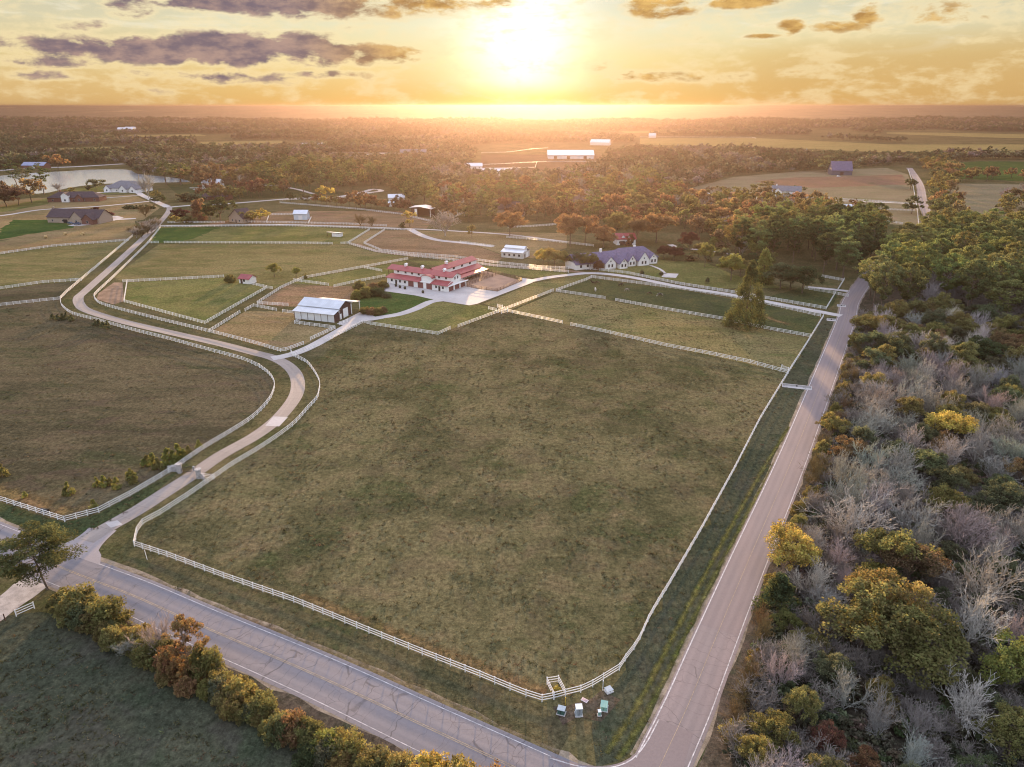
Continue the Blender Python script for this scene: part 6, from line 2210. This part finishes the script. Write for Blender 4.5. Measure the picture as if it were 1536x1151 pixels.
C_(BROAD, 1335, 492, 9, 11, 'olive', 'olive tree behind the golden roadside one')
C_(AUT, 1284, 512, 6.5, 6, 'gold', 'small golden tree at the road edge in front of the larger golden one')
C_(BROAD, 1160, 1100, 5.5, 6, 'olive', 'yellow-olive roadside tree near the bottom of the wood')
C_(AUT, 1128, 1130, 5, 5, 'gold', 'golden bush-like tree at the road, lowest of the wood')

RW = [(1284, 505), (1330, 470), (1380, 455), (1460, 480), (1536, 500), (1800, 560), (1900, 1000), (1700, 1400), (1120, 1330), (1085, 1160), (1155, 900), (1225, 705), (1250, 620)]
PW = [(1285, 468), (1310, 440), (1340, 400), (1390, 372), (1460, 368), (1600, 372), (1750, 400), (1750, 520), (1600, 505), (1460, 485), (1380, 470), (1330, 478)]
n1 = wood(PW, 9.2, [(4, PINE_D, 'pine', (18, 25), (11.5, 15), 'dark clumpy pine'), (3, PINE_D, 'pine2', (17, 24), (12, 16), 'olive clumpy pine'), (.8, BROAD, 'olive', (10, 14), (10, 13), 'olive broadleaf tree'), (.5, BARE, 'grey', (12, 15), (10, 12), 'grey bare tree')],
          'in the pine wood right of the side road', 'in the pine wood', maxn=190, seed=3)
# roadside fringe
n2 = wood([(1284, 505), (1300, 512), (1268, 612), (1240, 712), (1165, 905), (1095, 1160), (1085, 1150), (1150, 895), (1222, 705), (1250, 612)], 2.5,
          [(3, BUSH, 'gold', (2.5, 4.5), (3.5, 5.0), 'golden roadside bush'), (2, BUSH, 'olive', (2.5, 4.5), (3.5, 5), 'olive roadside bush'), (2.5, BARE, 'tan', (4, 6.5), (4, 6), 'tan twiggy sapling')],
          'along the wood edge beside the side road', 'along the side road wood edge', maxn=170, seed=5)
# upper mixed belt, then bare belt, then mixed lower part
n3 = wood([(1295, 500), (1380, 470), (1470, 490), (1600, 515), (1700, 560), (1600, 570), (1450, 560), (1330, 560), (1275, 590)], 6.2,
          [(3, BROAD, 'olive', (8, 11), (8, 11), 'olive broadleaf tree'), (2, BROAD, 'dusk', (8, 11), (8, 11), 'dull green broadleaf tree'), (2.2, BARE, 'pale', (9, 11), (8, 10), 'pale bare tree'), (.8, AUT, 'tan', (7, 9), (7, 9), 'tan broadleaf tree')],
          'in the mixed belt below the pine wood', 'in the mixed belt below the pines', maxn=90, seed=6)
n4 = wood([(1275, 590), (1330, 560), (1450, 560), (1600, 570), (1800, 640), (1800, 850), (1536, 830), (1400, 830), (1250, 850), (1195, 830), (1235, 705)], 5.7,
          [(2.2, BARE, 'grey', (8, 11), (8.5, 11.5), 'grey bare tree'), (1.8, BARE, 'pink', (8, 11), (8.5, 11.5), 'pinkish bare tree'), (1.6, BROAD, 'dusk', (6, 8.5), (6, 9), 'dull green tree'), (1.0, BROAD, 'olive', (6, 8.5), (6, 9), 'olive tree'), (.4, AUT, 'tan', (6, 8), (6, 8), 'tan leaved tree')],
          'in the bare grove right of the side road', 'in the bare grove', maxn=190, seed=7)
n5 = wood([(1195, 830), (1250, 850), (1400, 830), (1536, 830), (1800, 850), (1800, 1000), (1600, 1330), (1120, 1330), (1095, 1160), (1160, 920)], 4.3,
          [(2.6, BROAD, 'dusk', (4, 6.5), (4, 6), 'dull green tree'), (1.6, BROAD, 'olive', (4, 6.5), (4, 6), 'olive tree'), (2.4, BARE, 'grey', (5.5, 8.5), (5, 7.5), 'grey bare tree'), (1.2, BARE, 'pink', (5.5, 8.5), (5, 7.5), 'pinkish bare tree'), (.5, AUT, 'gold', (4, 5.5), (3.5, 5), 'golden tree'), (.35, AUT, 'rust', (3.5, 5), (3.5, 4.5), 'rust leaved sapling')],
          'in the tangled lower wood right of the side road', 'in the lower wood', maxn=190, seed=8)
# pine stand beyond the lawn
n6 = wood([(1092, 392), (1110, 372), (1160, 352), (1230, 345), (1300, 345), (1318, 380), (1285, 428), (1250, 418), (1210, 398), (1180, 398), (1130, 404)], 9.5,
          [(3, PINE, 'pine', (21, 26), (12, 15), 'tall open pine'), (3, PINE_D, 'dark', (19, 24), (11, 14), 'tall dark pine'), (1.6, PINE_D, 'pinew', (19, 24), (11, 14), 'tall warm toned pine'), (.8, BROAD, 'dusk', (8, 12), (9, 12), 'dark understorey tree'), (.8, BARE, 'grey', (10, 14), (9, 12), 'grey bare tree')],  # pinew is the warmer leaf tint
          'in the pine stand beyond the farmhouse lawn', 'in the pine stand', maxn=110, seed=9)
FM = dict(p=(3, PINE_F, 'pine', (17, 24), (11, 15), 'dark pine'), w=(2, PINE_F, 'pinew', (16, 22), (11, 15), 'warm toned pine'), o=(2, AUT_F, 'orange', (12, 18), (13, 18), 'orange-brown tree'), r=(3, AUT_F, 'rust', (12, 17), (12, 17), 'rust coloured tree'),
          b=(3, AUT_F, 'brown', (12, 17), (12, 17), 'brown tree'), t=(1.5, AUT_F, 'tan', (11, 16), (12, 16), 'tan tree'), g=(2, BARE_F, 'pink', (12, 15), (12, 16), 'pinkish bare tree'), l=(2, BROAD_F, 'olive', (11, 16), (12, 16), 'olive tree'))
def fm(s):
    return [FM[c] for c in s]
n7 = wood([(1010, 345), (1030, 305), (1130, 303), (1250, 320), (1310, 338), (1230, 350), (1160, 356), (1110, 374), (1092, 392), (1060, 365)], 10.5, fm('obtgllt'), 'in the wood behind the farmhouse lawn', 'behind the farmhouse lawn', maxn=110, seed=10)
n8 = wood([(640, 322), (660, 296), (720, 286), (830, 285), (960, 272), (1010, 288), (1030, 306), (1012, 345), (960, 352), (900, 345), (830, 336), (770, 338), (700, 336)], 11.5, fm('polrbgwl'), 'in the glowing wood below the sun', 'in the glowing wood', maxn=190, seed=11)  # orange and rust: leaf colour with the sun glare's orange painted in
n9 = wood([(384, 292), (380, 262), (440, 252), (520, 256), (600, 268), (640, 285), (655, 322), (620, 318), (600, 300), (560, 285), (520, 291), (450, 292)], 12.5, [(4, PINE_F, 'dark', (19, 26), (12, 16), 'dark pine'), (2, PINE_F, 'pine', (18, 25), (12, 16), 'olive pine'), (3, BROAD_F, 'olive', (14, 20), (13, 17), 'olive tree'), (1, AUT_F, 'brown', (13, 18), (13, 17), 'brown tree')], 'in the dark wood above the young tree row', 'above the young tree row', maxn=120, seed=12)
n10 = wood([(250, 275), (300, 262), (384, 262), (384, 290), (355, 287), (320, 282), (290, 280)], 14, fm('lbbgt'), 'among the houses right of the lake', 'right of the lake', maxn=50, seed=13)
n11 = wood([(285, 304), (310, 296), (370, 292), (440, 293), (400, 298), (372, 300), (330, 305)], 12, fm('rbgl'), 'in the garden strip above the cottage', 'above the cottage', maxn=26, seed=14)
n12 = wood([(1395, 300), (1392, 262), (1385, 250), (1420, 246), (1440, 262), (1430, 300), (1440, 345), (1410, 345)], 10, [FM['l'], FM['t'], (2, AUT_F, 'gold', (8, 12), (9, 13), 'golden tree'), (2, BROAD_F, 'dusk', (9, 13), (10, 14), 'dark green tree')], 'along the right side of the far road', 'right of the far road', maxn=60, seed=15)
n13 = wood([(1490, 330), (1500, 300), (1536, 290), (1620, 290), (1620, 350), (1536, 352)], 11, fm('blg') + [(2, BROAD_F, 'dusk', (9, 13), (10, 14), 'dark green tree')], 'in the far right corner of the pale field', 'pale field corner', maxn=40, seed=16)
n14 = wood([(1418, 274), (1536, 272), (1640, 276), (1640, 268), (1470, 266)], 14, fm('lbt'), 'between the pale field and the green field', 'between the far fields', maxn=24, seed=17)
print('kinds', COUNT)
print('woods', n1, n2, n3, n4, n5, n6, n7, n8, n9, n10, n11, n12, n13, n14)

# ------------------------------------------------------------------ stuff: ground cover and the far woods nobody could count
def scatter(name, pts, scl, tint, protos, mat_swap=None, zs=None):
    """one object whose points carry copies of a few plants"""
    me = bpy.data.meshes.new(name)
    me.from_pydata([tuple(p) for p in pts], [], [])
    n = len(pts)
    for an, ty, val in (('scl', 'FLOAT', scl), ('rz', 'FLOAT', rng.uniform(0, 6.28, n)), ('pick', 'INT', rng.integers(0, len(protos), n))):
        a = me.attributes.new(an, ty, 'POINT')
        a.data.foreach_set('value', np.asarray(val, np.float32 if ty == 'FLOAT' else np.int32))
    a = me.attributes.new('tint', 'FLOAT_COLOR', 'POINT')
    a.data.foreach_set('color', np.concatenate([np.asarray(tint), np.ones((n, 1))], 1).astype(np.float32).ravel())
    o = link(name, me, None)
    ng = bpy.data.node_groups.new(name, 'GeometryNodeTree')
    ng.interface.new_socket('Geometry', in_out='INPUT', socket_type='NodeSocketGeometry')
    ng.interface.new_socket('Geometry', in_out='OUTPUT', socket_type='NodeSocketGeometry')
    t = NT(ng)
    gi, go = t.n('NodeGroupInput'), t.n('NodeGroupOutput')
    jo = t.n('GeometryNodeJoinGeometry')
    for pm in protos:
        po = bpy.data.objects.new('proto', pm)
        oi = t.n('GeometryNodeObjectInfo')
        oi.inputs['Object'].default_value = po
        oi.inputs['As Instance'].default_value = True
        t.l(oi.outputs['Geometry'], jo.inputs[0])

    def att(nm, ty):
        q = t.n('GeometryNodeInputNamedAttribute', data_type=ty)
        q.inputs['Name'].default_value = nm
        return q.outputs['Attribute']
    ip = t.n('GeometryNodeInstanceOnPoints')
    t.l(gi.outputs[0], ip.inputs['Points'])
    t.l(jo.outputs[0], ip.inputs['Instance'])
    ip.inputs['Pick Instance'].default_value = True
    t.l(att('pick', 'INT'), ip.inputs['Instance Index'])
    cx = t.n('ShaderNodeCombineXYZ')
    t.l(att('rz', 'FLOAT'), cx.inputs[2])
    t.l(cx.outputs[0], ip.inputs['Rotation'])
    t.l(att('scl', 'FLOAT'), ip.inputs['Scale'])
    t.l(ip.outputs[0], go.inputs[0])
    md = o.modifiers.new('scatter', 'NODES')
    md.node_group = ng
    return tag(o, kind='stuff')


def proto(name, lp, sg=None):
    me = merge_mesh(name, lp, sg)
    me.materials.append(LEAF_FAR)
    me.materials.append(BARK)
    return me


# far woods
FP = [proto('far_tree', *broad_parts(11, 13, 26, 9, 2.4)) for _ in range(4)] + [proto('far_tree', *pine_parts(15, 10, 12, 12, 2.4, .3)) for _ in range(2)]
KEEP_OUT = [Gs(q) for q in (
    [(-200, 300), (0, 256), (30, 252), (110, 249), (190, 246), (205, 262), (290, 272), (450, 268), (640, 290), (660, 340), (300, 345), (-100, 420)],
    [(500, 238), (520, 231), (580, 229), (660, 229), (640, 236), (560, 240)],
    [(384, 234), (384, 231), (500, 228), (500, 231)],
    [(700, 266), (715, 228), (900, 219), (915, 240), (895, 258), (830, 266)],
    [(950, 226), (950, 205), (1130, 204.5), (1340, 214), (2000, 214), (2000, 232), (1330, 237), (1180, 233), (960, 226)],
    [(1320, 202.5), (1320, 196.5), (1420, 197.5), (2000, 203), (2000, 213), (1500, 212), (1320, 206)],
    [(290, 226), (295, 211.5), (430, 209.5), (450, 222)], [(70, 237), (75, 221.5), (195, 218.5), (215, 232)], [(535, 215), (540, 205), (665, 203), (685, 212)], [(185, 209), (188, 201.5), (305, 200.5), (320, 207)], [(925, 203), (928, 196), (1085, 195), (1110, 202)],
    [(1000, 300), (1100, 264), (1330, 250.5), (1345, 248), (1382, 249), (1400, 262), (1420, 340), (1384, 350), (1300, 340), (1150, 312)],
    [(1398, 275), (1402, 245), (1470, 240.5), (1900, 243), (1900, 350), (1440, 350)],
    [(1280, 338), (1320, 340), (1420, 340), (1900, 340), (1900, 500), (1280, 500)],
    [(300, 330), (640, 290), (1010, 300), (1290, 345), (1290, 460), (500, 520)])]
TR = {'t': []}
pts, sc_, ti = [], [], []
q = random.Random(21)
y = 690.0
PAL = [(.085, .082, .058), (.080, .092, .050), (.070, .098, .048), (.046, .068, .038), (.125, .118, .070), (.19, .18, .10), (.17, .15, .135), (.060, .070, .048)]
taken_grid = {}
for a_, b_, r_ in TAKEN:
    taken_grid.setdefault((int(a_ // 40), int(b_ // 40)), []).append((a_, b_, r_))
while y < 3900:
    step = 8.6 + (y - 690) * .0034
    half = y * .80 + 60
    x = -half
    while x < half:
        X, Y = x + q.uniform(-.45, .45) * step, y + q.uniform(-.45, .45) * step
        x += step
        ok = True
        if Y < 3200:
            for P in KEEP_OUT:
                if inside(X, Y, P):
                    ok = False
                    break
        cl = mnoise.noise(Vector((X / 260, Y / 420, 3.3)))
        if ok and cl < (-.16 if Y > 1500 else -.26 if Y > 900 else -.6):
            ok = False
        if ok and any((X - a_) ** 2 + (Y - b_) ** 2 < (r_ + 3) ** 2 for a_, b_, r_ in taken_grid.get((int(X // 40), int(Y // 40)), ())):
            ok = False
        if ok:
            zz = hill_z(math.hypot(X, Y), math.atan2(X, Y)) if Y > 3200 else 0
            pts.append((X, Y, zz - .3))
            sc_.append((step / 11.5) ** .5 * q.uniform(.5, 1.15) * (1.25 if cl > .25 else 1.0))
            tone = mnoise.noise(Vector((X / 120, Y / 180, 9.1)))
            i = int(min(7, max(0, (tone + .6) / 1.2 * 8 + q.uniform(-1.6, 1.6))))
            ti.append(jit(PAL[i], .22))
    y += step * .95
print('far trees', len(pts))
scatter('far_woods', pts, sc_, ti, FP)

# undergrowth under the wood right of the side road
UP = [proto('undergrowth_clump', *bush_parts(2.2, 3.2, 22, 34, .34)) for _ in range(4)]
pts, sc_, ti = [], [], []
P = Gs([(1290, 480), (1420, 440), (1600, 470), (1800, 560), (1800, 1000), (1650, 1300), (1120, 1300), (1092, 1150), (1158, 900), (1228, 712), (1255, 615)])
xs, ys = [p.x for p in P], [p.y for p in P]
UC = [(.075, .095, .050), (.090, .105, .056), (.11, .105, .065), (.13, .115, .078), (.105, .12, .055), (.17, .15, .115)]
for _ in range(40000):
    X, Y = q.uniform(min(xs), max(xs)), q.uniform(min(ys), max(ys))
    if inside(X, Y, P):
        pts.append((X, Y, 0))
        sc_.append(q.uniform(.6, 1.5))
        k = mnoise.noise(Vector((X / 14, Y / 14, 5.5)))
        ti.append(jit(UC[int(min(5, max(0, (k + .5) * 6 + q.uniform(-1, 1))))], .25))
    if len(pts) > 9500:
        break
print('undergrowth', len(pts))
TWIG_FAR = mat_bark('brush_twig', (.30, .265, .235))
for _ in range(1):
    sg = bare_parts(3.4, 4.0, 1, .9, .05)
    v_, f_ = tubes(sg, 3)
    me_ = np_mesh('brush_clump', v_, f_)
    me_.materials.append(TWIG_FAR)
    UP.append(me_)
scatter('undergrowth', pts, sc_, ti, UP)

# grass tufts over the near fields and verges
def tuft_proto(n, size, h):
    cen = np.stack([rng.normal(0, .16, n), rng.normal(0, .16, n), rng.uniform(.03, h, n)], 1)
    v, f, a, w = cards(cen, np.full(n, rng.random()), size, .22)
    return proto('grass_tuft', [(v, f, a, w)])
GPROT = [tuft_proto(9, .30, .09), tuft_proto(7, .25, .07), tuft_proto(12, .38, .11)]
GC = [(.095, .092, .040), (.12, .105, .05), (.15, .12, .062), (.085, .090, .036), (.060, .060, .030), (.17, .13, .065)]
polyM, polyL = Gs(MAINF), Gs(LEFTF[1:30])
polyV = Gs([(0, 757), (66, 778), (97, 787), (149, 773), (268, 708), (202, 765), (128, 806), (60, 800)])
polyW = Gs([(206, 826), (336, 874), (500, 934), (633, 990), (789, 1052), (900, 1032), (960, 965), (1051, 805), (1101, 715), (1180, 565), (1230, 480), (1250, 480), (1205, 590), (1158, 700), (1037, 955), (965, 1105), (938, 1140), (880, 1140), (660, 1050), (500, 980), (320, 905), (210, 862)])
polyD = Gs([(0, 930), (60, 930), (120, 985), (230, 1060), (350, 1130), (480, 1250), (-100, 1250), (-250, 1000)])
polyN = Gs([(834, 439), (1156, 497), (1182, 560), (856, 488)])
pts, sc_, ti = [], [], []
for P, n, big in ((polyM, 16000, 1), (polyL, 6000, 1), (polyV, 900, 1), (polyW, 4200, 1), (polyD, 4500, 1), (polyN, 3000, 1)):
    xs, ys = [p.x for p in P], [p.y for p in P]
    k = 0
    while k < n:
        X, Y = q.uniform(min(xs), max(xs)), q.uniform(min(ys), max(ys))
        k += .6
        if not inside(X, Y, P):
            continue
        c1 = mnoise.noise(Vector((X / 9, Y / 9, 2.2)))
        if q.random() > .55 + c1:
            continue
        k += .4
        pts.append((X, Y, .02))
        sc_.append(q.uniform(.6, 1.5) * (1.5 if q.random() < .04 else 1))
        c2 = mnoise.noise(Vector((X / 25, Y / 25, 7.2)))
        i = int(min(5, max(0, (c2 + .45) * 5 + q.uniform(-1.5, 1.5))))
        ti.append(jit(GC[4] if q.random() < .03 else GC[i], .25))
print('tufts', len(pts))
scatter('grass', pts, sc_, ti, GPROT)
